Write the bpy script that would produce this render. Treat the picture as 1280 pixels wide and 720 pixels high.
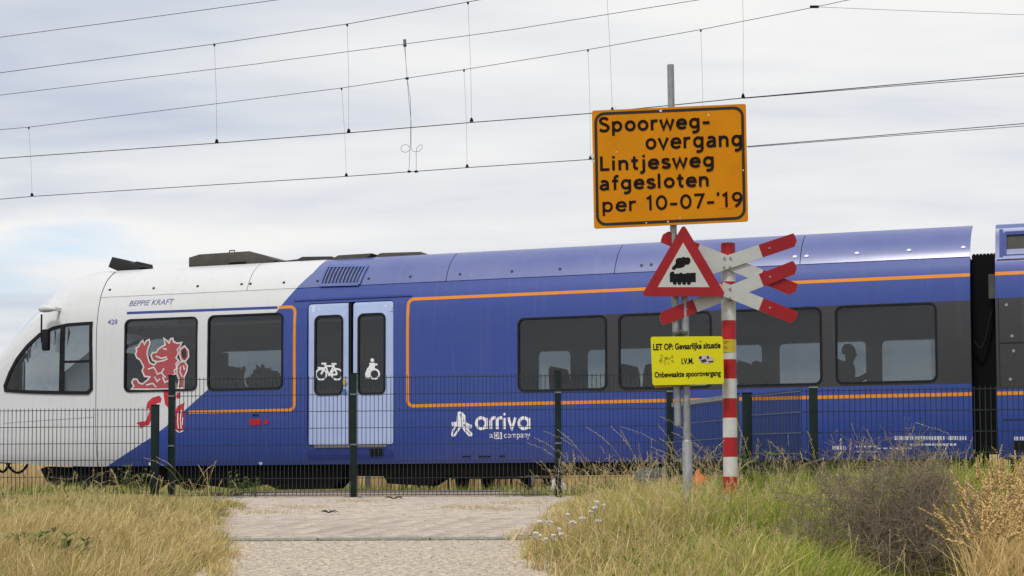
import bpy, bmesh, math, random
import numpy as np
from mathutils import Matrix, Vector

for o in list(bpy.data.objects): bpy.data.objects.remove(o)
scene = bpy.context.scene
COL = scene.collection
random.seed(7); RNG = np.random.default_rng(7)
R = math.radians

# ------------------------------------------------------------------ camera
F_PX = 2200.0          # focal length in pixels of a 1280 wide picture
EYE = Vector((0, 0, 1.5))
PITCH, ROLL, HORIZON = R(3.0), -0.0045, 607.3
PPY = HORIZON - F_PX * math.tan(PITCH)
cam_d = bpy.data.cameras.new('camera'); cam = bpy.data.objects.new('camera', cam_d); COL.objects.link(cam)
cam_d.sensor_width = 36.0; cam_d.lens = F_PX * 36.0 / 1280.0
cam_d.shift_y = (PPY - 360.0) / 1280.0
cam_d.clip_end = 9000.0; cam_d.clip_start = 0.1
CR = Matrix.Rotation(math.pi / 2 + PITCH, 3, 'X') @ Matrix.Rotation(ROLL, 3, 'Z')
cam.matrix_world = Matrix.Translation(EYE) @ CR.to_4x4()
scene.camera = cam
scene.render.resolution_x, scene.render.resolution_y = 1024, 576

# ------------------------------------------------------------------ sky and sun
SUN_EL, SUN_AZ = R(57), R(205)      # azimuth clockwise from +Y (view direction)
world = bpy.data.worlds.new('World'); scene.world = world; world.use_nodes = True
nt = world.node_tree; nt.nodes.clear()
def N(t, **kw):
    n = nt.nodes.new(t)
    for k, v in kw.items(): setattr(n, k, v)
    return n
def L(a, b): nt.links.new(a, b)
def wmath(op, a, b=None, c=None, clamp=False):
    n = N('ShaderNodeMath', operation=op); n.use_clamp = clamp
    for i, v in enumerate((a, b, c)):
        if v is None: continue
        if isinstance(v, (int, float)): n.inputs[i].default_value = v
        else: L(v, n.inputs[i])
    return n.outputs[0]
sky = N('ShaderNodeTexSky', sky_type='NISHITA'); sky.sun_disc = False
sky.sun_elevation = SUN_EL; sky.sun_rotation = SUN_AZ; sky.air_density = 1.0; sky.dust_density = 1.5
tc = N('ShaderNodeTexCoord'); sep = N('ShaderNodeSeparateXYZ'); L(tc.outputs['Generated'], sep.inputs[0])
zc = wmath('MAXIMUM', sep.outputs[2], 0.0)
den = wmath('ADD', zc, 0.10)
cx = wmath('DIVIDE', sep.outputs[0], den); cy = wmath('DIVIDE', sep.outputs[1], den)
comb = N('ShaderNodeCombineXYZ'); L(cx, comb.inputs[0]); L(cy, comb.inputs[1])
mp = N('ShaderNodeMapping'); L(comb.outputs[0], mp.inputs[0]); mp.inputs['Rotation'].default_value = (0, 0, R(24)); mp.inputs['Scale'].default_value = (0.5, 1.05, 1)
mp.inputs['Location'].default_value = (1.7, 3.1, 0.0)
nz = N('ShaderNodeTexNoise'); L(mp.outputs[0], nz.inputs['Vector']); nz.inputs['Scale'].default_value = 1.0; nz.inputs['Detail'].default_value = 5; nz.inputs['Roughness'].default_value = 0.5; nz.inputs['Distortion'].default_value = 0.4
nz2 = N('ShaderNodeTexNoise'); L(mp.outputs[0], nz2.inputs['Vector']); nz2.inputs['Scale'].default_value = 2.7; nz2.inputs['Detail'].default_value = 4; nz2.inputs['Roughness'].default_value = 0.5
# cloud thickness -> tone of the cloud deck
tone = wmath('ADD', wmath('MULTIPLY', nz.outputs[0], 0.75), wmath('MULTIPLY', nz2.outputs[0], 0.25))
cr = N('ShaderNodeValToRGB'); L(tone, cr.inputs[0])
cr.color_ramp.elements[0].position = 0.39; cr.color_ramp.elements[0].color = (0.60, 0.66, 0.78, 1)
cr.color_ramp.elements[1].position = 0.60; cr.color_ramp.elements[1].color = (0.96, 0.955, 0.95, 1)
e = cr.color_ramp.elements.new(0.50); e.color = (0.82, 0.84, 0.875, 1)
# gap in the deck low at the left where the clear sky shows
mpg = N('ShaderNodeMapping'); L(tc.outputs['Generated'], mpg.inputs[0]); mpg.inputs['Scale'].default_value = (5, 5, 26)
nzg = N('ShaderNodeTexNoise'); L(mpg.outputs[0], nzg.inputs['Vector']); nzg.inputs['Scale'].default_value = 2.0; nzg.inputs['Detail'].default_value = 4
az = wmath('ARCTAN2', sep.outputs[0], sep.outputs[1])
g1 = wmath('POWER', wmath('DIVIDE', wmath('ADD', az, 0.285), 0.085), 2.0)
g2 = wmath('POWER', wmath('DIVIDE', wmath('SUBTRACT', sep.outputs[2], 0.118), 0.034), 2.0)
gg = wmath('SUBTRACT', 1.15, wmath('ADD', g1, g2))
gap = wmath('MULTIPLY', wmath('ADD', gg, wmath('MULTIPLY', wmath('SUBTRACT', nzg.outputs[0], 0.55), 5.0)), 0.6, clamp=True)
cover = wmath('SUBTRACT', 1.0, wmath('MULTIPLY', gap, 0.68))
skys = N('ShaderNodeMixRGB', blend_type='MULTIPLY'); skys.inputs[0].default_value = 1; L(sky.outputs[0], skys.inputs[1]); skys.inputs[2].default_value = (1.5, 1.56, 1.62, 1)
cloud = N('ShaderNodeMixRGB', blend_type='MULTIPLY'); cloud.inputs[0].default_value = 1; L(cr.outputs[0], cloud.inputs[1])
CL = 8.6
cloud.inputs[2].default_value = (CL, CL, CL, 1)
mixc = N('ShaderNodeMixRGB'); L(cover, mixc.inputs[0]); L(skys.outputs[0], mixc.inputs[1]); L(cloud.outputs[0], mixc.inputs[2])
bg = N('ShaderNodeBackground'); L(mixc.outputs[0], bg.inputs[0]); bg.inputs[1].default_value = 0.10
out = N('ShaderNodeOutputWorld'); L(bg.outputs[0], out.inputs[0])

sl = bpy.data.lights.new('sun', 'SUN'); sun = bpy.data.objects.new('sun', sl); COL.objects.link(sun)
sl.energy = 2.0; sl.angle = R(11); sl.color = (1.0, 0.965, 0.92)
sd = Vector((math.sin(SUN_AZ) * math.cos(SUN_EL), math.cos(SUN_AZ) * math.cos(SUN_EL), math.sin(SUN_EL)))
sun.rotation_euler = sd.to_track_quat('Z', 'Y').to_euler(); sun.location = (0, -20, 40)
vs = scene.view_settings; vs.view_transform = 'Standard'; vs.look = 'None'; vs.gamma = 1.0; vs.exposure = 0.15; vs.use_curve_mapping = False

# ------------------------------------------------------------------ helpers
def ray(px, py):
    d = CR @ Vector(((px - 640.0) / F_PX, -(py - PPY) / F_PX, -1.0)); return d
def on_depth(px, py, Y):
    d = ray(px, py); return EYE + d * (Y / d.y)
def depth(px_per_m): return F_PX / px_per_m

MATS = {}
def mat(name, col, rough=0.6, metal=0.0, var=0.12, nscale=6.0, bump=0.0, bscale=60.0, coat=0.0, col2=None, rnd=0.0, spec=0.3):
    if name in MATS: return MATS[name]
    m = bpy.data.materials.new(name); m.use_nodes = True; t = m.node_tree; b = t.nodes['Principled BSDF']
    b.inputs['Roughness'].default_value = rough; b.inputs['Metallic'].default_value = metal
    b.inputs['Coat Weight'].default_value = coat; b.inputs['Coat Roughness'].default_value = 0.12
    b.inputs['Specular IOR Level'].default_value = spec
    c = t.nodes.new('ShaderNodeTexCoord'); n = t.nodes.new('ShaderNodeTexNoise'); n.inputs['Scale'].default_value = nscale; n.inputs['Detail'].default_value = 6; n.inputs['Roughness'].default_value = 0.62
    t.links.new(c.outputs['Object'], n.inputs['Vector'])
    r = t.nodes.new('ShaderNodeValToRGB'); t.links.new(n.outputs[0], r.inputs[0])
    a = np.array(col[:3]); bcol = np.array(col2[:3]) if col2 is not None else np.clip(a * (1 + var), 0, 1)
    acol = a if col2 is not None else a * (1 - var)
    r.color_ramp.elements[0].position = 0.33; r.color_ramp.elements[0].color = (*acol, 1)
    r.color_ramp.elements[1].position = 0.67; r.color_ramp.elements[1].color = (*bcol, 1)
    src = r.outputs[0]
    if rnd > 0:
        oi = t.nodes.new('ShaderNodeObjectInfo'); mr = t.nodes.new('ShaderNodeMapRange'); mr.inputs[3].default_value = 1 - rnd; mr.inputs[4].default_value = 1 + rnd
        t.links.new(oi.outputs['Random'], mr.inputs[0])
        mx = t.nodes.new('ShaderNodeMixRGB'); mx.blend_type = 'MULTIPLY'; mx.inputs[0].default_value = 1
        t.links.new(src, mx.inputs[1]); t.links.new(mr.outputs[0], mx.inputs[2]); src = mx.outputs[0]
    t.links.new(src, b.inputs['Base Color'])
    if bump > 0:
        n2 = t.nodes.new('ShaderNodeTexNoise'); n2.inputs['Scale'].default_value = bscale; n2.inputs['Detail'].default_value = 4
        t.links.new(c.outputs['Object'], n2.inputs['Vector'])
        bp = t.nodes.new('ShaderNodeBump'); bp.inputs['Strength'].default_value = bump; bp.inputs['Distance'].default_value = 0.01
        t.links.new(n2.outputs[0], bp.inputs['Height']); t.links.new(bp.outputs[0], b.inputs['Normal'])
    MATS[name] = m; return m

def glass(name, tint, refl=1.0, rough=0.02):
    if name in MATS: return MATS[name]
    m = bpy.data.materials.new(name); m.use_nodes = True; t = m.node_tree; t.nodes.clear()
    o = t.nodes.new('ShaderNodeOutputMaterial'); mx = t.nodes.new('ShaderNodeMixShader')
    tr = t.nodes.new('ShaderNodeBsdfTransparent'); tr.inputs[0].default_value = (*tint, 1)
    gl = t.nodes.new('ShaderNodeBsdfGlossy'); gl.inputs['Roughness'].default_value = rough; gl.inputs[0].default_value = (refl, refl, refl, 1)
    c = t.nodes.new('ShaderNodeTexCoord'); n = t.nodes.new('ShaderNodeTexNoise'); n.inputs['Scale'].default_value = 2.0
    t.links.new(c.outputs['Object'], n.inputs['Vector'])
    bp = t.nodes.new('ShaderNodeBump'); bp.inputs['Strength'].default_value = 0.02; t.links.new(n.outputs[0], bp.inputs['Height']); t.links.new(bp.outputs[0], gl.inputs['Normal'])
    fr = t.nodes.new('ShaderNodeFresnel'); fr.inputs[0].default_value = 1.5
    t.links.new(fr.outputs[0], mx.inputs[0]); t.links.new(tr.outputs[0], mx.inputs[1]); t.links.new(gl.outputs[0], mx.inputs[2])
    t.links.new(mx.outputs[0], o.inputs[0]); MATS[name] = m; return m

def link(name, me, m, parent=None, smooth=None):
    if m is not None:
        me.materials.clear(); me.materials.append(m)
    if smooth is not None:
        me.polygons.foreach_set('use_smooth', [True] * len(me.polygons)); me.set_sharp_from_angle(angle=R(smooth))
    o = bpy.data.objects.new(name, me); COL.objects.link(o)
    if parent is not None: o.parent = parent
    return o
def tag(o, label=None, cat=None, group=None, kind=None):
    if label: o['label'] = label
    if cat: o['category'] = cat
    if group: o['group'] = group
    if kind: o['kind'] = kind
    return o
def empty(name, loc, rot=(0, 0, 0), label=None, cat=None, group=None):
    o = bpy.data.objects.new(name, None); COL.objects.link(o); o.location = loc; o.rotation_euler = rot; o.empty_display_size = 0.2
    return tag(o, label, cat, group)

class MB:
    def __init__(s): s.v = []; s.f = []; s.k = 0
    def add(s, vs_, fs_):
        b = len(s.v); s.v += [tuple(p) for p in vs_]; s.f += [tuple(b + i for i in f) for f in fs_]; return s
    def box(s, c, d, M=None):
        x, y, z = (k / 2 for k in d)
        p = [Vector(((-x, x)[i & 1], (-y, y)[(i >> 1) & 1], (-z, z)[(i >> 2) & 1])) for i in range(8)]
        if M is not None: p = [M @ q for q in p]
        p = [q + Vector(c) for q in p]
        return s.add(p, [(0, 2, 3, 1), (4, 5, 7, 6), (0, 1, 5, 4), (2, 6, 7, 3), (0, 4, 6, 2), (1, 3, 7, 5)])
    def bar(s, a, b, w, h=None, up=(0, 0, 1)):
        a, b = Vector(a), Vector(b); d = (b - a); l = d.length
        if l < 1e-6: return s
        d.normalize(); u = Vector(up)
        if abs(d.dot(u)) > 0.98: u = Vector((0, 1, 0))
        x = d.cross(u).normalized(); y = x.cross(d).normalized(); h = h or w
        p = []
        for e_ in (a, b):
            for sx, sy in ((-1, -1), (1, -1), (1, 1), (-1, 1)): p.append(e_ + x * (sx * w / 2) + y * (sy * h / 2))
        return s.add(p, [(3, 2, 1, 0), (4, 5, 6, 7), (0, 1, 5, 4), (1, 2, 6, 5), (2, 3, 7, 6), (3, 0, 4, 7)])
    def tube(s, pts, r, n=8, caps=True):
        pts = [Vector(p) for p in pts]; rr = r if hasattr(r, '__len__') else [r] * len(pts)
        b = len(s.v); prev = None
        for i, p in enumerate(pts):
            d = (pts[min(i + 1, len(pts) - 1)] - pts[max(i - 1, 0)]).normalized()
            if prev is None:
                u = Vector((0, 0, 1)) if abs(d.z) < 0.9 else Vector((0, 1, 0)); x = d.cross(u).normalized()
            else:
                x = (prev - d * prev.dot(d)).normalized()
            prev = x; y = d.cross(x)
            for k in range(n):
                a = 2 * math.pi * k / n; s.v.append(tuple(p + (x * math.cos(a) + y * math.sin(a)) * rr[i]))
        for i in range(len(pts) - 1):
            for k in range(n):
                q = b + i * n; s.f.append((q + k, q + (k + 1) % n, q + n + (k + 1) % n, q + n + k))
        if caps:
            s.f.append(tuple(b + k for k in reversed(range(n)))); s.f.append(tuple(b + (len(pts) - 1) * n + k for k in range(n)))
        return s
    def prism(s, poly, y0, y1):     # poly in (x, z), extruded along y
        n = len(poly); b = [(x, y0, z) for x, z in poly] + [(x, y1, z) for x, z in poly]
        return s.add(b, [tuple(range(n)), tuple(reversed(range(n, 2 * n)))] + [(i, i + n, (i + 1) % n + n, (i + 1) % n) for i in range(n)])
    def mesh(s, name='m'):
        me = bpy.data.meshes.new(name); me.from_pydata(s.v, [], s.f); fixn(me); return me
    def build(s, name, m, parent=None, smooth=None, bevel=0):
        me = s.mesh(name)
        if bevel:
            bm = bmesh.new(); bm.from_mesh(me)
            bmesh.ops.bevel(bm, geom=[e_ for e_ in bm.edges if e_.is_manifold and e_.calc_face_angle(0) > 0.6], offset=bevel, segments=2, affect='EDGES', profile=0.6, clamp_overlap=True)
            bm.to_mesh(me); bm.free(); smooth = smooth or 35
        return link(name, me, m, parent, smooth)
def fixn(me):
    bm = bmesh.new(); bm.from_mesh(me); bmesh.ops.recalc_face_normals(bm, faces=bm.faces); bm.to_mesh(me); bm.free()

def flat(loops, depth=0.004):
    cu = bpy.data.curves.new('t', 'CURVE'); cu.dimensions = '2D'; cu.fill_mode = 'BOTH'; cu.extrude = depth / 2
    for lp in loops:
        sp = cu.splines.new('POLY'); sp.points.add(len(lp) - 1); sp.use_cyclic_u = True
        for i, p in enumerate(lp): sp.points[i].co = (p[0], p[1], 0, 1)
    ob = bpy.data.objects.new('t', cu); me = bpy.data.meshes.new_from_object(ob)
    bpy.data.objects.remove(ob); bpy.data.curves.remove(cu); return me
def remap(me, fn, cuts_x=None, cuts_y=None, weld=True):
    bm = bmesh.new(); bm.from_mesh(me)
    if weld: bmesh.ops.remove_doubles(bm, verts=bm.verts, dist=1e-5)
    for ax, cuts in ((0, cuts_x), (1, cuts_y)):
        for c in (cuts or []):
            co = (c, 0, 0) if ax == 0 else (0, c, 0); no = (1, 0, 0) if ax == 0 else (0, 1, 0)
            bmesh.ops.bisect_plane(bm, geom=bm.verts[:] + bm.edges[:] + bm.faces[:], plane_co=co, plane_no=no)
    for v in bm.verts: v.co = fn(*v.co)
    bmesh.ops.recalc_face_normals(bm, faces=bm.faces)
    bm.to_mesh(me); bm.free(); return me
def rrect(x0, y0, x1, y1, r, n=6):
    pts = []
    for cx_, cy_, a0 in ((x1 - r, y1 - r, 0), (x0 + r, y1 - r, 90), (x0 + r, y0 + r, 180), (x1 - r, y0 + r, 270)):
        for k in range(n + 1):
            a = R(a0 + 90 * k / n); pts.append((cx_ + r * math.cos(a), cy_ + r * math.sin(a)))
    return pts
def circ(x, y, r, n=16, ry=None): return [(x + r * math.cos(2 * math.pi * k / n), y + (ry or r) * math.sin(2 * math.pi * k / n)) for k in range(n)]
def ribbon(path, w, closed=False):
    """offset polygon loops for a stroke of width w along path"""
    n = len(path); P = [Vector(p) for p in path]; lft, rgt = [], []
    for i in range(n):
        a = P[(i - 1) % n] if (closed or i > 0) else P[i]; b = P[(i + 1) % n] if (closed or i < n - 1) else P[i]
        d1 = (P[i] - a); d2 = (b - P[i])
        d1 = d1.normalized() if d1.length > 1e-9 else d2.normalized(); d2 = d2.normalized() if d2.length > 1e-9 else d1
        n1 = Vector((-d1.y, d1.x)); n2 = Vector((-d2.y, d2.x)); m_ = n1 + n2
        m_ = m_.normalized() if m_.length > 1e-6 else n1
        k = w / 2 / max(m_.dot(n1), 0.5)
        lft.append(tuple(P[i] + m_ * k)); rgt.append(tuple(P[i] - m_ * k))
    return [lft, rgt] if closed else [lft + rgt[::-1]]
def rib_mb(mb, path, w, depth=0.003, closed=False):
    n = len(path); lp = ribbon(path, w, closed)
    if closed: l, r = lp
    else: l, r = lp[0][:n], lp[0][n:][::-1]
    b = len(mb.v); mb.k += 1; zk = depth / 2 + 0.00025 * mb.k      # strokes that cross lie a hair above one another
    for i in range(n):
        for q in (l[i], r[i]):
            mb.v.append((q[0], q[1], zk))
    for i in range(n if closed else n - 1):
        j = (i + 1) % n; mb.f.append((b + 2 * i, b + 2 * i + 1, b + 2 * j + 1, b + 2 * j))
    return mb
def text_mesh(s, width, cap, bold=0.0, depth=0.002, shear=0.0, xh=None):
    """flat letters, left end of the baseline at the origin, fitted to width and to the height of a capital"""
    def mk(st, off):
        cu = bpy.data.curves.new('t', 'FONT'); cu.body = st; cu.size = 1; cu.offset = off; cu.extrude = 0.01; cu.shear = shear; cu.resolution_u = 4
        ob = bpy.data.objects.new('t', cu); me = bpy.data.meshes.new_from_object(ob); bpy.data.objects.remove(ob); bpy.data.curves.remove(cu); return me
    ref = mk('x' if xh else 'H', bold); ys = [v.co.y for v in ref.vertices]; ch = max(ys) - min(ys); bpy.data.meshes.remove(ref)
    me = mk(s, bold); xs = [v.co.x for v in me.vertices]; x0, x1 = min(xs), max(xs)
    sx = width / (x1 - x0); sy = (xh or cap) / ch
    for v in me.vertices: v.co = ((v.co.x - x0) * sx, v.co.y * sy, v.co.z / 0.02 * depth)
    return me

# ------------------------------------------------------------------ common materials
GREYPOST = mat('galvanised steel', (0.30, 0.31, 0.31), 0.5, 0.55, 0.2, 14, 0.05)
FENCE = mat('dark green fence coating', (0.012, 0.022, 0.020), 0.45, 0, 0.2, 8, spec=0.12)
WIREG = mat('fence wire coating', (0.022, 0.030, 0.032), 0.5, 0, 0.2, 8)
GALV = mat('weathered galvanised wire', (0.16, 0.18, 0.18), 0.5, 0.4, 0.2, 8)
BLACKP = mat('black print', (0.008, 0.008, 0.009), 0.5, 0, 0.1, spec=0.12)
DARKEQ = mat('sooty underframe', (0.011, 0.0095, 0.0085), 0.75, 0, 0.3, 9, spec=0.12)
RUBBER = mat('black rubber', (0.010, 0.010, 0.011), 0.55, 0, 0.2, 9, spec=0.12)
CWIRE = mat('oxidised copper wire', (0.045, 0.030, 0.035), 0.6, 0.3, 0.2, 20)
WHITEP = mat('white print', (0.78, 0.78, 0.80), 0.45, 0, 0.05)
SIGNW = mat('white reflective sheet', (0.47, 0.475, 0.45), 0.5, 0, 0.08, 5)
SIGNR = mat('red reflective sheet', (0.29, 0.008, 0.012), 0.45, 0, 0.12, 5)
ORANGE = mat('orange stripe', (0.72, 0.25, 0.02), 0.4, 0, 0.05)
ROOFEQ = mat('grey brown roof equipment', (0.075, 0.07, 0.062), 0.6, 0, 0.2, 5)
FRAMEM = mat('dark window frame', (0.016, 0.016, 0.019), 0.35, 0, 0.15, spec=0.12)
GLASS = glass('tinted train glass', (0.60, 0.635, 0.65))

# ------------------------------------------------------------------ layout frames
RAILZ = 1.43
def near_pt(px, s): return on_depth(px, HORIZON, depth(s))
TA, TB = near_pt(350, 74.5), near_pt(1210, 85.5)
UX = Vector((TB.x - TA.x, TB.y - TA.y, 0)).normalized(); VY = Vector((-UX.y, UX.x, 0))       # VY points away from the camera
HALF = 1.475
T_ORG = Vector((TA.x, TA.y, 0)) + VY * HALF + Vector((0, 0, RAILZ)); T_ANG = math.atan2(UX.y, UX.x)
def tu(px, py, y=-HALF):
    """picture point -> (u along the track, height above rail) on a plane parallel to the track"""
    d = ray(px, py); o_ = EYE - T_ORG
    k = (y - o_.dot(VY)) / d.dot(VY); p = o_ + d * k
    return p.dot(UX), p.z
def T2W(u, y, h): return T_ORG + UX * u + VY * y + Vector((0, 0, h))
NEAR_TRACK = -3.75     # centre of the empty track, seen from the train's centre line

# ------------------------------------------------------------------ ground
KSLOPE, YF = 0.0643, 20.9
def gz(x, y):
    x = np.asarray(x, float); y = np.asarray(y, float)
    z = 1.36 - KSLOPE * np.clip(YF - y, 0, YF)
    xl, xr = path_edges(y)
    off = np.clip(np.maximum(xl - x, x - xr) / 1.2, 0, 1)
    fade = np.clip((y - 3) / 4, 0, 1) * np.clip((24 - y) / 3, 0, 1)
    z = z + off * fade * (0.05 + 0.035 * np.sin(x * 1.7 + 0.5 * y) + 0.03 * np.sin(y * 1.3 - x * 0.6))
    z = z + 0.09 * np.clip((x - xr - 0.5) / 1.2, 0, 1) * np.clip((y - 12.5) / 1.5, 0, 1) * np.clip((19.5 - y) / 3.0, 0, 1)
    return z - 0.03 * np.clip((y - 22) / 3, 0, 1)
def path_edges(y):
    return (np.interp(y, [0, 10, 13, 15.75, 20.9, 23], [-1.7, -1.8, -2.07, -2.43, -3.1, -3.3]),
            np.interp(y, [0, 10, 13, 15.75, 18, 20.9, 23], [0.3, 0.2, 0.08, 0.0, 0.2, 0.6, 0.9]))
def axis(a, b, st, ext):
    mid = list(np.arange(a, b + 1e-6, st)); o_ = []; d = st
    x = b
    while x < ext: d *= 1.5; x += d; o_.append(x)
    lo = []; d = st; x = a
    while x > -ext: d *= 1.5; x -= d; lo.append(x)
    return np.array(lo[::-1] + mid + o_)
gx, gy = axis(-14, 14, 0.3, 3500), axis(4, 34, 0.3, 3500)
GX, GY = np.meshgrid(gx, gy); GZ = gz(GX, GY)
nx, ny = len(gx), len(gy)
idx = np.arange(nx * ny).reshape(ny, nx)
gf = np.stack([idx[:-1, :-1], idx[:-1, 1:], idx[1:, 1:], idx[1:, :-1]], -1).reshape(-1, 4)
me = bpy.data.meshes.new('ground'); me.from_pydata(np.stack([GX, GY, GZ], -1).reshape(-1, 3).tolist(), [], gf.tolist())
SOIL = mat('dry grassy soil', (0.055, 0.045, 0.024), 0.95, 0, 0, 2.5, 0.8, 25, col2=(0.13, 0.10, 0.055))
tag(link('ground', me, SOIL, smooth=40), kind='structure')

# path: worn asphalt sheet, then a band of brick paving up to the fence
def strip_sheet(name, y0, y1, dz, m, step=0.25, over=0.5):
    ys = np.arange(y0, y1 + 1e-6, step); v, f = [], []
    for y in ys:
        l, r = path_edges(y); z = float(1.36 - KSLOPE * max(0.0, YF - y)) + dz
        for k in range(9): v.append((float(l - over + (r - l + 2 * over) * k / 8), float(y), z))
    for j in range(len(ys) - 1):
        for k in range(8): a = j * 9 + k; f.append((a, a + 1, a + 10, a + 9))
    me = bpy.data.meshes.new(name); me.from_pydata(v, [], f); return tag(link(name, me, m), kind='structure')
ASPH = mat('worn pale asphalt', (0.25, 0.20, 0.15), 0.95, 0, 0, 22, 1.0, 60, col2=(0.64, 0.545, 0.43))
YK = 15.75
strip_sheet('road', 5.0, YK - 0.06, 0.012, ASPH)
path = strip_sheet('path', YK + 0.06, 21.15, 0.006, mat('sandy joints', (0.33, 0.285, 0.23), 0.95, 0, 0.2, 20, 0.4))
# brick pieces in herringbone
BR = mat('weathered paving brick', (0.35, 0.29, 0.24), 0.9, 0, 0, 9, 0.45, 140, col2=(0.52, 0.445, 0.375), rnd=0.12)
bl, bw, bh = 0.21, 0.105, 0.012
def brick_mesh(seed):
    b = MB(); b.box((0, 0, bh / 2), (bl - 0.004, bw - 0.004, bh)); me = b.mesh('brick')
    bm = bmesh.new(); bm.from_mesh(me); rs = random.Random(seed)
    for v in bm.verts:
        if v.co.z > 0.004: v.co.x *= 0.985; v.co.y *= 0.97; v.co.z += rs.uniform(-0.0015, 0.0015)
    bm.to_mesh(me); bm.free(); me.materials.append(BR); return me
bms = [brick_mesh(i) for i in range(4)]
spots = []
rs = random.Random(3)
ROTB = R(28); ca, sa = math.cos(ROTB), math.sin(ROTB)
for i in range(-60, 61):          # herringbone: a lying brick where (i-j)%4 is 0, a standing one where it is 3
    for j in range(-60, 61):
        k4 = (i - j) % 4
        if k4 not in (0, 3): continue
        qx, qy, rot = ((i + 1) * bw, (j + 0.5) * bw, 0) if k4 == 0 else ((i + 0.5) * bw, (j + 1) * bw, math.pi / 2)
        X = qx * ca - qy * sa - 1.2; Y = qx * sa + qy * ca + 18.4
        if not (YK + 0.13 < Y < 21.05): continue
        l, r = path_edges(Y)
        if X < l - 0.25 or X > r + 0.25: continue
        spots.append((Y, X, rot + ROTB))
spots.sort()
rest = MB()
for n_, (Y, X, rot) in enumerate(spots):
    z = 1.36 - KSLOPE * max(0, YF - Y) - 0.002 + rs.uniform(-0.0012, 0.0012)
    tilt = math.atan(KSLOPE)
    if n_ < 300:
        o = bpy.data.objects.new('brick', bms[n_ % 4]); COL.objects.link(o); o.parent = path
        o.location = (X, Y, z); o.rotation_euler = (Matrix.Rotation(tilt + rs.uniform(-.003, .003), 3, 'X') @ Matrix.Rotation(rot, 3, 'Z')).to_euler()
    else:
        M = Matrix.Rotation(tilt + rs.uniform(-.003, .003), 3, 'X') @ Matrix.Rotation(rot, 3, 'Z')
        rest.box((X, Y, z + bh / 2), (bl - 0.005, bw - 0.005, bh), M)
tag(rest.build('bricks', BR, path), kind='stuff')
# concrete edging between asphalt and bricks
EDG = mat('concrete edging', (0.36, 0.33, 0.29), 0.9, 0, 0.15, 20, 0.4, rnd=0.08)
l, r = path_edges(YK); n_ = 0; x = float(l) - 0.3
while x < r + 0.3:
    z = 1.36 - KSLOPE * (YF - YK); b = MB(); b.box((x + 0.495, YK, z - 0.03), (0.985, 0.09, 0.1)); b.build('edging_stone', EDG, path, bevel=0.008); x += 1.0
# loose stones
pb = MB(); rs = random.Random(11)
for k in range(2600):
    Y = rs.uniform(11.5, 21.0) if k % 4 == 0 else rs.uniform(11.5, YK - 0.1); l, r = path_edges(Y); X = rs.uniform(l - 0.2, r + 0.2)
    s_ = rs.uniform(0.003, 0.010) * (1.6 if rs.random() < 0.05 else 1); z = 1.36 - KSLOPE * max(0, YF - Y) + 0.012
    c = [(s_ * math.cos(a + rs.uniform(-.3, .3)), s_ * math.sin(a + rs.uniform(-.3, .3))) for a in (0, 1.57, 3.14, 4.71)]
    pb.add([(X + p[0], Y + p[1], z) for p in c] + [(X + p[0] * .5, Y + p[1] * .5, z + s_ * rs.uniform(.5, .9)) for p in c], [(4, 5, 6, 7), (0, 1, 5, 4), (1, 2, 6, 5), (2, 3, 7, 6), (3, 0, 4, 7)])
tag(pb.build('gravel', mat('loose stone', (0.22, 0.195, 0.165), 0.9, 0, 0, 30, col2=(0.55, 0.50, 0.44))), kind='stuff')

# ------------------------------------------------------------------ railway
BAL = mat('ballast stone', (0.10, 0.085, 0.075), 0.95, 0, 0, 18, 1.0, 40, col2=(0.20, 0.18, 0.165))
bal = MB()
for y0 in (0, NEAR_TRACK):
    prof = [(-2.1, -0.14), (-1.5, -0.06), (1.5, -0.06), (2.1, -0.14)]
    p = []
    for u in (-120, 120):
        for yy, hh in prof: p.append(T2W(u, y0 + yy, hh))
    bal.add(p, [(0, 1, 5, 4), (1, 2, 6, 5), (2, 3, 7, 6)])
tag(bal.build('track_bed', BAL), kind='structure')
RAILM = mat('rusty rail', (0.13, 0.075, 0.05), 0.6, 0.5, 0.2, 10)
RTOP = mat('polished rail head', (0.4, 0.4, 0.4), 0.3, 0.9, 0.1)
SLP = mat('concrete sleeper', (0.28, 0.26, 0.24), 0.9, 0, 0.15, 8, 0.3, rnd=0.1)
slb = MB(); slb.box((0, 0, -0.13), (0.26, 2.5, 0.12)); slm = slb.mesh('sleeper'); slm.materials.append(SLP)
for nm, y0, lab in (('railway_track', 0.0, 'rails under the blue and white train'), ('railway_track', NEAR_TRACK, 'empty pair of rails between the fence and the train')):
    root = empty(nm, T_ORG + VY * y0, (0, 0, T_ANG), lab, 'railway track', 'railway tracks')
    for sgn in (-1, 1):
        b = MB(); yc = sgn * 0.7525
        pr = [(-0.075, -0.17), (0.075, -0.17), (0.075, -0.155), (0.012, -0.135), (0.012, -0.05), (0.036, -0.035), (0.036, -0.004), (-0.036, -0.004), (-0.036, -0.035), (-0.012, -0.05), (-0.012, -0.135), (-0.075, -0.155)]
        n = len(pr); vv = [(-90, yc + a, c) for a, c in pr] + [(90, yc + a, c) for a, c in pr]
        b.add(vv, [tuple(range(n)), tuple(range(n, 2 * n))] + [(i, (i + 1) % n, (i + 1) % n + n, i + n) for i in range(n)])
        rail = b.build('rail', RAILM, root)
        b = MB(); b.box((0, yc, -0.001), (180, 0.064, 0.006)); b.build('rail_head', RTOP, rail)
    for k in range(-26, 32):
        o = bpy.data.objects.new('sleeper', slm); COL.objects.link(o); o.parent = root; o.location = (k * 0.62, 0, 0)
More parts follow.
